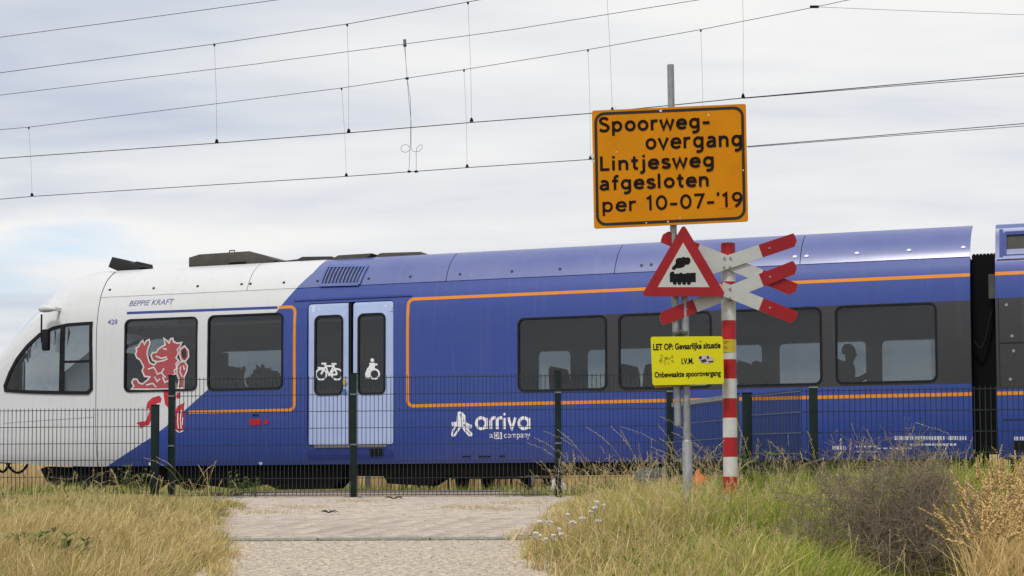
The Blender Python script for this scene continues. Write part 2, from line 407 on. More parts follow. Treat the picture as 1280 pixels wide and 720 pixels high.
# crossing deck in line with the path
u0, _ = tu(395, 612, -HALF - 2.2); u1, _ = tu(720, 612, -HALF - 2.2)
DECK = mat('pinkish crossing deck', (0.42, 0.35, 0.31), 0.9, 0, 0.12, 9, 0.3)
dk = MB()
for ya, yb in ((-6.0, NEAR_TRACK - 0.83), (NEAR_TRACK - 0.66, NEAR_TRACK + 0.66), (NEAR_TRACK + 0.83, -0.83), (-0.66, 0.66), (0.83, 3.2)):
    dk.box(((u0 + u1) / 2, (ya + yb) / 2, -0.07), (u1 - u0, yb - ya, 0.10))
o = dk.build('level_crossing_deck', DECK); o.location = T_ORG; o.rotation_euler = (0, 0, T_ANG); tag(o, kind='structure')
o = MB().box((0, 0, 0), (4.2, 40, 0.03)).build('road', ASPH); o.location = T2W((u0 + u1) / 2, 23.2, -0.09); o.rotation_euler = (0, 0, T_ANG); tag(o, kind='structure')

# ------------------------------------------------------------------ train: shape
PH = [0.40, 0.60, 0.90, 1.20, 2.60, 2.85, 3.08, 3.22, 3.41, 3.55, 3.70, 3.80, 3.87, 3.91, 3.92]
PV = [1.37, 1.425, 1.462, 1.475, 1.475, 1.467, 1.44, 1.41, 1.35, 1.25, 1.10, 0.92, 0.70, 0.40, 0.0]
U_SEAM = tu(120, 480)[0]; U_END = tu(1214, 450)[0]; H_BOT = 0.44
def prof(h): return float(np.interp(h, PH, PV))
NOSE_L = 3.7
_tp = [(143, 342), (125, 347), (110, 352), (95, 362), (80, 373), (66, 385), (52, 399), (34, 420), (15, 442), (0, 462)]
_ts = [U_SEAM - tu(a, b, -0.5)[0] for a, b in _tp]; _tt = [tu(a, b, -0.5)[1] for a, b in _tp]
_ts = [-0.6, -0.35] + _ts + [2.45, 2.9, 3.3, NOSE_L]; _tt = [3.92, 3.91] + _tt + [1.75, 1.42, 1.2, 1.05]
_o = np.argsort(_ts); _ts = np.array(_ts)[_o]; _tt = np.array(_tt)[_o]
def top_h(s): return float(np.interp(s, _ts, _tt))
def width_f(s): return float(max(1e-3, 1 - max(0, min(1, s / NOSE_L)) ** 3.2) ** 0.62)
def bot_h(s): return H_BOT + 0.10 * min(1, max(0, s / 2.2)) ** 1.5
def nose_v(u, h):
    s = U_SEAM - u
    if s <= 0: return prof(h)
    T = max(top_h(s), 1.06); hh = h if h <= 1.0 else 1.0 + (h - 1.0) * 2.92 / (T - 1.0)
    return prof(min(hh, 3.92)) * width_f(s)
def near_fn(off): return lambda a, b, c: (a, -(nose_v(a, b) + off + c), b)
def far_fn(off): return lambda a, b, c: (a, nose_v(a, b) + off + c, b)
def frange(a, b, st): return [a + st * k for k in range(int((b - a) / st) + 1)]
HC = [0.5, 0.6, 0.75, 0.9, 1.05, 1.2, 2.6, 2.72, 2.85, 2.96, 3.08, 3.15, 3.22, 3.3]

# paint: white nose, blue body, dark band between the windows, grey lining inside
def paint(name, band=None, white=True):
    m = bpy.data.materials.new(name); m.use_nodes = True; t = m.node_tree; b = t.nodes['Principled BSDF']
    nd = t.nodes.new; lk = t.links.new
    c = nd('ShaderNodeTexCoord'); sp = nd('ShaderNodeSeparateXYZ'); lk(c.outputs['Object'], sp.inputs[0])
    def mth(op, a, b_=None, cl=False):
        n = nd('ShaderNodeMath'); n.operation = op; n.use_clamp = cl
        for i, v in enumerate((a, b_)):
            if v is None: continue
            if isinstance(v, (int, float)): n.inputs[i].default_value = v
            else: lk(v, n.inputs[i])
        return n.outputs[0]
    ns = nd('ShaderNodeTexNoise'); ns.inputs['Scale'].default_value = 1.3; ns.inputs['Detail'].default_value = 5; lk(c.outputs['Object'], ns.inputs['Vector'])
    mpd = nd('ShaderNodeMapping'); mpd.inputs['Scale'].default_value = (2.0, 2.0, 14.0); lk(c.outputs['Object'], mpd.inputs[0])
    nd2 = nd('ShaderNodeTexNoise'); nd2.inputs['Scale'].default_value = 1.0; nd2.inputs['Detail'].default_value = 6; lk(mpd.outputs[0], nd2.inputs['Vector'])
    def mixc(f, a, b_):
        n = nd('ShaderNodeMixRGB')
        if isinstance(f, float): n.inputs[0].default_value = f
        else: lk(f, n.inputs[0])
        for i, v in ((1, a), (2, b_)):
            if isinstance(v, tuple): n.inputs[i].default_value = (*v, 1)
            else: lk(v, n.inputs[i])
        return n.outputs[0]
    blue = mixc(ns.outputs[0], (0.013, 0.043, 0.255), (0.017, 0.052, 0.285))
    col = blue
    if white:
        fc = nd('ShaderNodeFloatCurve'); cv = fc.mapping.curves[0]
        key = [(130, 583), (190, 546), (214, 528), (262, 485), (320, 424), (347, 386), (365, 361)]
        ks = [tu(a, b_) for a, b_ in key] + [(tu(393, 335, -1.15)[0], 3.70), (tu(412, 322, -0.7)[0], 3.90)]
        ulo, uhi = -8.0, 4.0
        pts = sorted(((h / 4.0, (u - ulo) / (uhi - ulo)) for u, h in ks))
        while len(cv.points) < len(pts) + 2: cv.points.new(0.5, 0.5)
        pts = [(0.0, pts[0][1])] + pts + [(1.0, pts[-1][1])]
        for p, q in zip(cv.points, pts): p.location = q; p.handle_type = 'VECTOR'
        fc.mapping.update()
        lk(mth('DIVIDE', sp.outputs[2], 4.0), fc.inputs['Value'])
        ub = mth('ADD', mth('MULTIPLY', fc.outputs[0], uhi - ulo), ulo)
        isb = mth('GREATER_THAN', sp.outputs[0], ub)
        wht = mixc(nd2.outputs[0], (0.60, 0.605, 0.61), (0.68, 0.685, 0.69))
        col = mixc(isb, wht, blue)
    if band:
        ua, h0, h1 = band
        inb = mth('MULTIPLY', mth('MULTIPLY', mth('GREATER_THAN', sp.outputs[2], h0), mth('LESS_THAN', sp.outputs[2], h1)), mth('GREATER_THAN', sp.outputs[0], ua))
        col = mixc(inb, col, (0.021, 0.021, 0.024))
    dirt = mth('MULTIPLY', mth('SUBTRACT', nd2.outputs[0], 0.54), 1.4, True)
    col = mixc(mth('MULTIPLY', dirt, 0.20), col, (0.16, 0.14, 0.12))
    mpv = nd('ShaderNodeMapping'); mpv.inputs['Scale'].default_value = (16.0, 1.0, 0.7); lk(c.outputs['Object'], mpv.inputs[0])     # vertical run-off streaks
    nv = nd('ShaderNodeTexNoise'); nv.inputs['Scale'].default_value = 1.0; nv.inputs['Detail'].default_value = 5; lk(mpv.outputs[0], nv.inputs['Vector'])
    col = mixc(mth('MULTIPLY', mth('MULTIPLY', mth('SUBTRACT', nv.outputs[0], 0.55), 2.0, True), 0.22), col, (0.20, 0.18, 0.16))
    roof_sheen = mth('MULTIPLY', mth('GREATER_THAN', sp.outputs[2], 3.42), mth('ADD', mth('MULTIPLY', ns.outputs[0], 0.16), 0.06))                  # pale sky sheen painted into the colour of the roof fairings
    col = mixc(roof_sheen, col, (0.48, 0.47, 0.47))
    brk = mth('MULTIPLY', mth('MULTIPLY', mth('SUBTRACT', 0.85, sp.outputs[2]), 1.6, True), mth('MULTIPLY', ns.outputs[0], 0.55))             # brake dust along the sill
    col = mixc(brk, col, (0.07, 0.055, 0.045))
    inside = mth('LESS_THAN', mth('ABSOLUTE', sp.outputs[1]), 1.435)
    low = mth('LESS_THAN', sp.outputs[2], 2.95); body = mth('GREATER_THAN', sp.outputs[0], U_SEAM + 0.02); above = mth('GREATER_THAN', sp.outputs[2], 1.05)
    col = mixc(mth('MULTIPLY', mth('MULTIPLY', inside, low), mth('MULTIPLY', body, above)), col, (0.17, 0.17, 0.175))
    lk(col, b.inputs['Base Color']); b.inputs['Roughness'].default_value = 0.42; b.inputs['Specular IOR Level'].default_value = 0.45; b.inputs['Coat Weight'].default_value = 0.55; b.inputs['Coat Roughness'].default_value = 0.2
    bp = nd('ShaderNodeBump'); bp.inputs['Strength'].default_value = 0.06; bp.inputs['Distance'].default_value = 0.02
    n3 = nd('ShaderNodeTexNoise'); n3.inputs['Scale'].default_value = 1.8; lk(c.outputs['Object'], n3.inputs['Vector']); lk(n3.outputs[0], bp.inputs['Height']); lk(bp.outputs[0], b.inputs['Normal']); lk(bp.outputs[0], b.inputs['Coat Normal'])
    return m

car = empty('railcar', T_ORG, (0, 0, T_ANG), 'long blue and white railcar with sloping white nose, red lion and double door', 'railcar')
# window openings on the near side, from the photograph
def px_rect(x0, y0, x1, y1):
    xm, ym = (x0 + x1) / 2, (y0 + y1) / 2
    return tu(x0, ym)[0], tu(xm, y1)[1], tu(x1, ym)[0], tu(xm, y0)[1]
WIN = [px_rect(156, 398, 246, 488.5), px_rect(260, 393, 353, 486.5)]
BAYW = [px_rect(648, 397.5, 758, 489), px_rect(774, 391, 889, 485.5), px_rect(907, 386.5, 1026.5, 481), px_rect(1045, 380.5, 1170.5, 476.5)]
hb = sum(w[1] for w in BAYW) / 4; ht = sum(w[3] for w in BAYW) / 4
BAYW = [(w[0], hb, w[2], ht) for w in BAYW]
WIN = WIN + BAYW
DOOR = px_rect(383.5, 377, 491.5, 557)
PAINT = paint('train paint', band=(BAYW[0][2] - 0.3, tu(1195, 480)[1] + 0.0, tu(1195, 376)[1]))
LINING = mat('dark interior lining', (0.16, 0.16, 0.165), 0.7, 0, 0.1)
H_SEAM = 3.415
outer = [(U_SEAM + 0.006, H_BOT), (U_END, H_BOT), (U_END, H_SEAM - 0.006), (U_SEAM + 0.006, H_SEAM - 0.006)]
me = flat([outer] + [rrect(*w, 0.10) for w in WIN] + [rrect(*DOOR, 0.07)], 0.05)
remap(me, near_fn(-0.025), None, HC); link('side_wall', me, PAINT, car, 20)
# far side: windows a little lower, seen as bright openings through the near ones
FY = HALF
def far_u(px, py=445): return tu(px, py, FY)[0]
farw = [(far_u(150), far_u(247)), (far_u(273), far_u(360)), (far_u(674), far_u(714)), (far_u(735), far_u(830)), (far_u(850), far_u(953)), (far_u(975), far_u(1083)), (far_u(1103), far_u(1205))]
fht = tu(1140, 425, FY)[1]
FARW = [(a, hb, b, fht) for a, b in farw]
FARW[1] = (FARW[1][0], hb, FARW[1][2], tu(310, 439, FY)[1])
me = flat([outer] + [rrect(*w, 0.08) for w in FARW], 0.05)
remap(me, far_fn(-0.025), None, HC); link('side_wall', me, PAINT, car, 20)
for w in FARW:
    me = flat([rrect(w[0] - 0.02, w[1] - 0.02, w[2] + 0.02, w[3] + 0.02, 0.09)], 0.006); remap(me, far_fn(-0.056)); link('window', me, GLASS, car)
for i, w in enumerate(WIN):
    fr = 0.020
    me = flat([rrect(w[0] - 0.012, w[1] - 0.012, w[2] + 0.012, w[3] + 0.012, 0.11), rrect(w[0] + fr, w[1] + fr, w[2] - fr, w[3] - fr, 0.085)], 0.03)
    remap(me, near_fn(0.0)); wo = link('window', me, FRAMEM, car, 30)
    me = flat([rrect(w[0] + 0.006, w[1] + 0.006, w[2] - 0.006, w[3] - 0.006, 0.095)], 0.006); remap(me, near_fn(-0.012)); link('pane', me, GLASS, wo)
# interior display strip behind the first window
w = WIN[0]
MB().box(((w[0] + w[2]) / 2, -1.30, w[3] - 0.24), (0.95, 0.05, 0.11)).build('display', mat('grey display', (0.12, 0.12, 0.125), 0.4), car)
MB().box(((w[0] + w[2]) / 2, -0.2, 2.0), (1.1, 2.2, 0.02), Matrix.Rotation(R(90), 3, 'Y')).build('cab_partition', LINING, car)

# roof fairings on both sides of a lower roof deck
FH = [3.421, 3.49, 3.57, 3.645, 3.715, 3.78, 3.84, 3.89, 3.93, 3.955]; FV = [1.348, 1.315, 1.268, 1.215, 1.16, 1.09, 1.01, 0.93, 0.85, 0.78]
PH = [h for h in PH if h < 3.42] + FH[1:] + [3.99]; PV = PV[:len([h for h in PH if h < 3.42])] + FV[1:] + [0.0]
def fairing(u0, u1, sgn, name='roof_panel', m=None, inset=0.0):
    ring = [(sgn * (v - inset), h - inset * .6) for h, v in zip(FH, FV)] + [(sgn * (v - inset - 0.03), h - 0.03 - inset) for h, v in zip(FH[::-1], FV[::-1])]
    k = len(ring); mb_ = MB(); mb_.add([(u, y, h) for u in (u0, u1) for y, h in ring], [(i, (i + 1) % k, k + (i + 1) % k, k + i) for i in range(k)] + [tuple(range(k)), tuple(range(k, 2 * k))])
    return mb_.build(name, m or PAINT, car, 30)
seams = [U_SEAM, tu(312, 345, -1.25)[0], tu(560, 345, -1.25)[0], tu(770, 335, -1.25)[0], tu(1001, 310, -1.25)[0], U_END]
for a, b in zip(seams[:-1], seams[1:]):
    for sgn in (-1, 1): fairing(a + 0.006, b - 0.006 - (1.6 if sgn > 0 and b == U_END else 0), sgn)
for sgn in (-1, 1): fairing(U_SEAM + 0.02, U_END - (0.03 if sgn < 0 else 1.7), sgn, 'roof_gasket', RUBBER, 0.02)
MB().box(((U_SEAM + U_END) / 2, 0, 3.38), (U_END - U_SEAM - 0.03, 2.62, 0.04)).build('roof_deck', ROOFEQ, car)
# end wall with gangway opening
me = flat([[(-prof(h) + 0.01, h) for h in PH if H_BOT <= h < 3.42] + [(prof(h) - 0.01, h) for h in PH[::-1] if H_BOT <= h < 3.42], [(-0.6, 0.6), (0.6, 0.6), (0.6, 2.7), (-0.6, 2.7)]], 0.04)
remap(me, lambda a, b, c: (U_END - 0.03 + c, a, b)); link('end_wall', me, mat('dark blue end wall', (0.012, 0.018, 0.07), 0.5), car)
MB().box(((U_SEAM + U_END) / 2, 0, 0.98), (U_END - U_SEAM - 0.1, 2.7, 0.06)).build('floor', LINING, car)
MB().box(((U_SEAM + U_END) / 2, 0, 2.86), (U_END - U_SEAM - 0.1, 2.75, 0.04)).build('ceiling', mat('interior ceiling', (0.35, 0.35, 0.34), 0.7), car)
MB().box(((U_SEAM + U_END) / 2, 0, 0.47), (U_END - U_SEAM - 0.2, 2.6, 0.05)).build('underfloor', DARKEQ, car)

# nose shell
nu, us = 110, []
NS = [NOSE_L * (1 - (1 - k / nu) ** 1.25) for k in range(nu + 1)]; NS[-1] = NOSE_L - 0.004
cab_win_px = [(113.5, 404), (84, 406), (66, 410), (48, 418), (32, 432), (18, 449), (8, 466), (1, 482), (2, 487.5), (30, 489.5), (60, 490.5), (90, 491), (110, 491), (114.5, 486)]
cab_win = [tu(a, b) for a, b in cab_win_px]
def inpoly(p, poly):
    x, y = p; c = False; j = len(poly) - 1
    for i in range(len(poly)):
        if (poly[i][1] > y) != (poly[j][1] > y) and x < (poly[j][0] - poly[i][0]) * (y - poly[i][1]) / (poly[j][1] - poly[i][1]) + poly[i][0]: c = not c
        j = i
    return c
hk = list(np.linspace(H_BOT, 1.0, 12)) + list(np.linspace(1.0, 3.41, 62)[1:]) + list(np.linspace(3.41, 3.92, 16)[1:])
vs_, fs_ = [], []
for s_ in NS:
    T = max(top_h(s_), 1.06); row = []
    for h in hk:
        hh = (bot_h(s_) + (h - H_BOT) * (1.0 - bot_h(s_)) / (1.0 - H_BOT)) if h <= 1.0 else 1.0 + (h - 1.0) * (T - 1.0) / 2.92
        row.append((U_SEAM - 0.006 - s_, prof(h) * width_f(s_), hh))
    vs_ += [(a, -b, c) for a, b, c in row] + [(a, b, c) for a, b, c in row[::-1][1:]]
K = 2 * len(hk) - 1; wsf = []
for i in range(len(NS) - 1):
    for k in range(K - 1):
        q = [i * K + k, i * K + k + 1, (i + 1) * K + k + 1, (i + 1) * K + k]
        cu_ = sum(vs_[a][0] for a in q) / 4; ch_ = sum(vs_[a][2] for a in q) / 4; cy_ = sum(vs_[a][1] for a in q) / 4
        if abs(cy_) > 0.9 * 0.5 and inpoly((cu_, ch_), cab_win): continue
        ws = U_SEAM - cu_
        kk = min(k, K - 2 - k)
        if hk[kk] > 3.40 and 1.2 < ws < 2.7: wsf.append(tuple(q)); continue       # windscreen opening
        fs_.append(tuple(q))
me = bpy.data.meshes.new('nose'); me.from_pydata(vs_, [], fs_); fixn(me); nose = link('nose', me, PAINT, car, 60)
me = bpy.data.meshes.new('windscreen'); me.from_pydata(vs_, [], wsf); fixn(me)
bm = bmesh.new(); bm.from_mesh(me); bmesh.ops.delete(bm, geom=[v for v in bm.verts if not v.link_faces], context='VERTS'); bm.to_mesh(me); bm.free(); link('windscreen', me, GLASS, car, 60)
def ring_frame(poly, w, name, m, parent, fn, cuts=0.05, depth=0.03):
    lp = ribbon(poly, w, True); me = flat(lp, depth)
    ax = [p[0] for p in poly]; remap(me, fn, frange(min(ax) - w, max(ax) + w, cuts), None); return link(name, me, m, parent, 40)
for fn, sg in ((near_fn(0.004), -1), (far_fn(0.004), 1)):
    cw = ring_frame(cab_win, 0.060, 'cab_window', FRAMEM, car, fn)
    me = flat([cab_win], 0.004); ax = [p[0] for p in cab_win]
    remap(me, fn, frange(min(ax), max(ax), 0.06), frange(1.5, 2.6, 0.08)); link('pane', me, GLASS, cw)
    if sg < 0:
        for pth, w_ in (([tu(78.5, 406), tu(78, 448), tu(77, 490)], 0.11), ([tu(80, 452.5), tu(114, 451.5)], 0.045)):
            mb_ = MB(); pp = []
            for a, b in zip(pth[:-1], pth[1:]):
                for k in range(6): pp.append((a[0] + (b[0] - a[0]) * k / 6, a[1] + (b[1] - a[1]) * k / 6))
            pp.append(pth[-1]); rib_mb(mb_, pp, w_); me = mb_.mesh(); remap(me, near_fn(0.012)); link('mullion', me, FRAMEM, cw)
MB().box((U_SEAM - 1.3, 0, 1.45), (0.9, 2.2, 0.35)).build('driver_desk', LINING, car, bevel=0.06)
MB().box((U_SEAM - 0.04, 0, 1.75), (0.05, 2.5, 1.5)).build('cab_bulkhead', mat('cab bulkhead', (0.07, 0.07, 0.075), 0.7), car)
# black seal between nose and body
mb_ = MB(); rib = [(-prof(h), h) for h in PH if h >= H_BOT] + [(prof(h), h) for h in PH[::-1] if h >= H_BOT][1:]
k = len(rib); mb_.add([(u, y * 0.992, h - 0.012) for u in (U_SEAM - 0.03, U_SEAM + 0.03) for y, h in rib], [(i, i + 1, k + i + 1, k + i) for i in range(k - 1)])
mb_.build('nose_seal', RUBBER, car)
# nose crease line and camera pod with mirror
mb_ = MB(); a, b = tu(118, 521.5), tu(0, 529); rib_mb(mb_, [(a[0] + (b[0] - a[0]) * k / 20, a[1] + (b[1] - a[1]) * k / 20) for k in range(21)], 0.010); me = mb_.mesh(); remap(me, near_fn(0.002)); link('crease_line', me, mat('grey joint', (0.35, 0.35, 0.36), 0.6), car)
pu, ph = tu(60, 386, -1.62)
mb_ = MB(); mb_.tube([(pu - 0.19, -1.62, ph - 0.01), (pu - 0.16, -1.62, ph), (pu - 0.08, -1.62, ph + .005), (pu + 0.04, -1.62, ph), (pu + 0.12, -1.62, ph - .01), (pu + 0.16, -1.62, ph - 0.02)], [0.01, 0.05, 0.068, 0.06, 0.035, 0.01], 12)
mb_.bar((pu + 0.05, -1.62, ph), (pu + 0.12, -1.1, ph + 0.0), 0.06); pod = mb_.build('mirror_pod', mat('pod white', (0.6, 0.6, 0.59), 0.4), car, 50)
a = tu(52, 393, -1.62); b = tu(53, 428, -1.62); mb_ = MB(); mb_.tube([(a[0], -1.62, a[1]), (b[0] - .01, -1.64, b[1] + .2), (b[0], -1.64, b[1])], 0.016, 8); mb_.build('mirror_arm', RUBBER, pod)
a = tu(58, 425, -1.65); MB().box((a[0], -1.66, a[1]), (0.13, 0.09, 0.38)).build('mirror', FRAMEM, pod, bevel=0.03)
# cables hanging below the nose
mb_ = MB()
for x0, x1, dip in ((-6, 12, 12), (8, 36, 13)):
    pts = []
    for k in range(11):
        t_ = k / 10; q = tu(x0 + (x1 - x0) * t_, 578 + dip * 4 * t_ * (1 - t_), -0.9); pts.append((q[0], -0.9, q[1]))
    mb_.tube(pts, 0.024, 6)
mb_.build('brake_hose', RUBBER, car)

# orange and blue stripes
def stripe(pts, w, m, name, off=0.003, closed=False, parent=car):
    pp = []
    for a, b in zip(pts[:-1], pts[1:]):
        k = max(1, int(math.hypot(b[0] - a[0], b[1] - a[1]) / 0.06))
        pp += [(a[0] + (b[0] - a[0]) * i / k, a[1] + (b[1] - a[1]) * i / k) for i in range(k)]
    pp.append(pts[-1]); mb_ = MB(); rib_mb(mb_, pp, w, 0.0, closed); me = mb_.mesh(); remap(me, near_fn(off)); return link(name, me, m, parent)
def arc(cx_, cy_, r, a0, a1, n=6): return [(cx_ + r * math.cos(R(a0 + (a1 - a0) * k / n)), cy_ + r * math.sin(R(a0 + (a1 - a0) * k / n))) for k in range(n + 1)]
h_lo = tu(700, 503.5)[1]; h_hi = tu(1100, 348)[1]; sw = 0.052
uA = tu(509.5, 440)[0]; uB = tu(368, 440)[0]; r_ = 0.10
stripe([(U_END, h_hi), (uA + r_, h_hi)] + arc(uA + r_, h_hi - r_, r_, 90, 180) + arc(uA + r_, h_lo + r_, r_, 180, 270) + [(U_END, h_lo)], sw, ORANGE, 'orange_stripe')
stripe([(tu(347, 384)[0], tu(347, 384)[1])] + arc(uB - r_, tu(347, 384)[1] - r_, r_, 90, 0) + arc(uB - r_, tu(300, 514)[1] + r_, r_, 0, -90) + [(tu(236, 514)[0], tu(300, 514)[1])], sw, ORANGE, 'orange_stripe')
BLUEL = mat('blue line', (0.035, 0.055, 0.26), 0.45)
a = tu(157, 391); stripe([(a[0], a[1]), (tu(347, 384)[0] - 0.02, tu(347, 384)[1])], 0.045, BLUEL, 'blue_line')
# drip rail over the door
a = tu(365, 376.5); b = tu(513, 371); stripe([(a[0], a[1] + 0.02), (b[0], a[1] + 0.02)], 0.03, BLUEL, 'drip_rail', 0.02)

# door
DBL = mat('light blue door paint', (0.40, 0.49, 0.74), 0.4, 0, 0.04, 3, coat=0.15)
MB().box(((DOOR[0] + DOOR[2]) / 2, -1.44, (DOOR[1] + DOOR[3]) / 2), (0.05, 0.05, DOOR[3] - DOOR[1] - 0.02)).build('door_seal', RUBBER, car)
icons = []
for x0, x1, wx0, wy0, wx1, wy1 in ((384.5, 436.5, 393, 394, 428.5, 494), (440.5, 490.5, 447, 391.5, 481.5, 493)):
    uL, uR = tu(x0, 466)[0], tu(x1, 466)[0]; wr = px_rect(wx0, wy0, wx1, wy1)
    me = flat([rrect(uL, DOOR[1] + 0.015, uR, DOOR[3] - 0.015, 0.05), rrect(wr[0], wr[1], wr[2], wr[3], 0.10)], 0.04); remap(me, near_fn(-0.025)); d = link('door_leaf', me, DBL, car, 30)
    me = flat([rrect(wr[0] - 0.005, wr[1] - 0.005, wr[2] + 0.005, wr[3] + 0.005, 0.105), rrect(wr[0] + 0.03, wr[1] + 0.03, wr[2] - 0.03, wr[3] - 0.03, 0.08)], 0.02); remap(me, near_fn(-0.004)); link('window_frame', me, FRAMEM, d)
    me = flat([rrect(wr[0] + 0.01, wr[1] + 0.01, wr[2] - 0.01, wr[3] - 0.01, 0.09)], 0.006); remap(me, near_fn(-0.014)); link('pane', me, GLASS, d); icons.append((d, wr))
def decal(name, mb_or_me, m, parent, off, fn=None):
    me = mb_or_me.mesh() if isinstance(mb_or_me, MB) else mb_or_me
    remap(me, (fn or near_fn)(off), None, None, weld=False); return link(name, me, m, parent)
# bicycle pictogram (picture coordinates of the crop, 5.54 px per picture pixel)
def Z(ox, oy, sc): return lambda x, y: tu(ox + x / sc, oy + y / sc)
z = Z(380, 370, 5.54)
mb_ = MB(); wd = 0.030
def zc_(x, y, r, n=14): return [z(x + r * math.cos(2 * math.pi * k / n), y + r * math.sin(2 * math.pi * k / n)) for k in range(n)]
for cx_ in (118, 228): rib_mb(mb_, zc_(cx_, 542, 37), wd, 0.0, True)
for pth in ([(118, 542), (150, 485), (205, 485), (228, 542)], [(118, 542), (135, 500), (95, 497)], [(150, 485), (172, 548), (205, 485)], [(172, 548), (228, 542)], [(120, 468), (155, 468)], [(190, 470), (225, 470)], [(140, 470), (150, 487)], [(208, 470), (205, 487)]):
    rib_mb(mb_, [z(*p) for p in pth], wd, 0.0)
decal('bicycle_symbol', mb_, WHITEP, icons[0][0], -0.006)
mb_ = MB(); rib_mb(mb_, zc_(487, 540, 33), wd, 0.0, True)
for pth, w_ in (([(471, 462), (471, 500)], 0.10), ([(445, 500), (490, 497)], 0.06), ([(480, 477), (508, 473)], 0.03), ([(447, 500), (432, 540), (434, 570)], 0.05), ([(452, 515), (450, 570)], 0.04)):
    rib_mb(mb_, [z(*p) for p in pth], w_, 0.0)
pts = zc_(472, 444, 13, 12); b0 = len(mb_.v); mb_.v += [(p[0], p[1], 0) for p in pts]; mb_.f.append(tuple(range(b0, b0 + 12)))
decal('wheelchair_symbol', mb_, WHITEP, icons[1][0], -0.006)
PALE = mat('pale print', (0.52, 0.60, 0.74), 0.5)
for s_, x, y, i in (('1', 52, 112, 0), ('2', 585, 103, 1)):
    me = text_mesh(s_, 0.045 if s_ == '1' else 0.075, 0.105, 0.0); a = z(x, y)
    for v in me.vertices: v.co.x += a[0]; v.co.y += a[1]
    decal('class_number', me, PALE, icons[i][0], -0.003)
for x, y, w_, i in ((85, 97, 0.07, 0), (150, 97, 0.09, 0), (545, 75, 0.06, 1)):
    a = z(x, y); mb_ = MB(); rib_mb(mb_, [(a[0], a[1]), (a[0] + w_ * .5, a[1] + 0.03), (a[0] + w_, a[1] - 0.02)], 0.018, 0.0); decal('small_symbol', mb_, PALE, icons[i][0], -0.003)
for y, m_ in ((598, mat('yellow sticker', (0.5, 0.38, 0.06), 0.5)), (662, mat('blue button', (0.06, 0.16, 0.45), 0.4))):
    a = z(278, y); me = flat([circ(a[0], a[1], 0.045, 14)], 0.01); decal('door_button', me, m_, icons[0][0], 0.0)
# door step and lower details
a = tu(382, 563); b = tu(490, 573); me = flat([rrect(a[0], b[1], b[0], a[1], 0.05)], 0.012); remap(me, near_fn(0.0), None, HC); link('step_cover', me, mat('dark blue step cover', (0.022, 0.04, 0.2), 0.5), car)
a = tu(461, 561); b = tu(478, 570); me = flat([rrect(a[0], b[1], b[0], a[1], 0.01)], 0.03); remap(me, near_fn(0.0)); link('step_slot', me, RUBBER, car)
a = tu(392, 556); b = tu(482, 558); me = flat([[(a[0], b[1] - .01), (b[0], b[1] - .01), (b[0], a[1]), (a[0], a[1])]], 0.02); remap(me, near_fn(0.006)); link('door_sill', me, mat('sill metal', (0.25, 0.22, 0.2), 0.5, 0.5), car)
REDL = mat('red lens', (0.55, 0.01, 0.015), 0.3)
for x0, y0, x1, y1, m_ in ((312.5, 524, 326, 531, REDL), (331, 525, 336, 530, REDL), (316, 518, 323, 520, RUBBER), (576, 570, 587, 571.2, RUBBER), (596, 570, 612, 571.2, RUBBER), (622, 569.5, 630, 570.7, RUBBER)):
    a = tu(x0, y0); b = tu(x1, y1); me = flat([[(a[0], b[1]), (b[0], b[1]), (b[0], a[1]), (a[0], a[1])]], 0.02); remap(me, near_fn(0.002)); link('marker_light' if m_ is REDL else 'flap_hinge', me, m_, car)
for px, py in ((185, 580), (323, 579)):
    a = tu(px, py); me = flat([circ(a[0], a[1], 0.03, 10)], 0.02); remap(me, near_fn(0.004)); link('lamp', me, WHITEP, car)
# roof bolts
BOLTD = mat('dark bolt', (0.02, 0.02, 0.022), 0.5); BOLTL = mat('bright bolt', (0.7, 0.72, 0.76), 0.4)
for px, py, m_ in [(137, 362, BOLTD), (192, 360, BOLTD), (247, 357.5, BOLTD), (302, 355, BOLTD), (313, 354.5, BOLTD), (355, 353, BOLTD), (397, 351, BOLTD), (461, 348, BOLTD), (513, 345.5, BOLTD), (575, 342.5, BOLTD), (640, 339, BOLTD), (700, 336, BOLTD), (802, 331.5, BOLTD), (814, 330.5, BOLTD),
                   (993.5, 320.5, BOLTL), (1008, 319.8, BOLTL), (1071, 316, BOLTL), (1136, 312.3, BOLTL), (1204, 308.6, BOLTL)]:
    a = tu(px, py, -1.29); me = flat([circ(a[0], a[1], 0.024 if m_ is BOLTD else 0.034, 10, 0.02)], 0.016); remap(me, near_fn(0.003)); link('roof_bolt', me, m_, car)
# name and number on the cab
VIO = mat('blue grey lettering', (0.10, 0.12, 0.30), 0.5)
a = tu(158.5, 382.2); me = text_mesh('BEPPIE KRAFT', tu(214.5, 376)[0] - a[0], 0.095, 0.0, shear=0.25)
for v in me.vertices: v.co.x += a[0]; v.co.y += a[1]
decal('lettering', me, VIO, car, 0.003)
a = tu(134, 405.5); me = text_mesh('428', tu(146, 404)[0] - a[0], 0.085, 0.005)
for v in me.vertices: v.co.x += a[0]; v.co.y += a[1]
decal('lettering', me, VIO, car, 0.003)

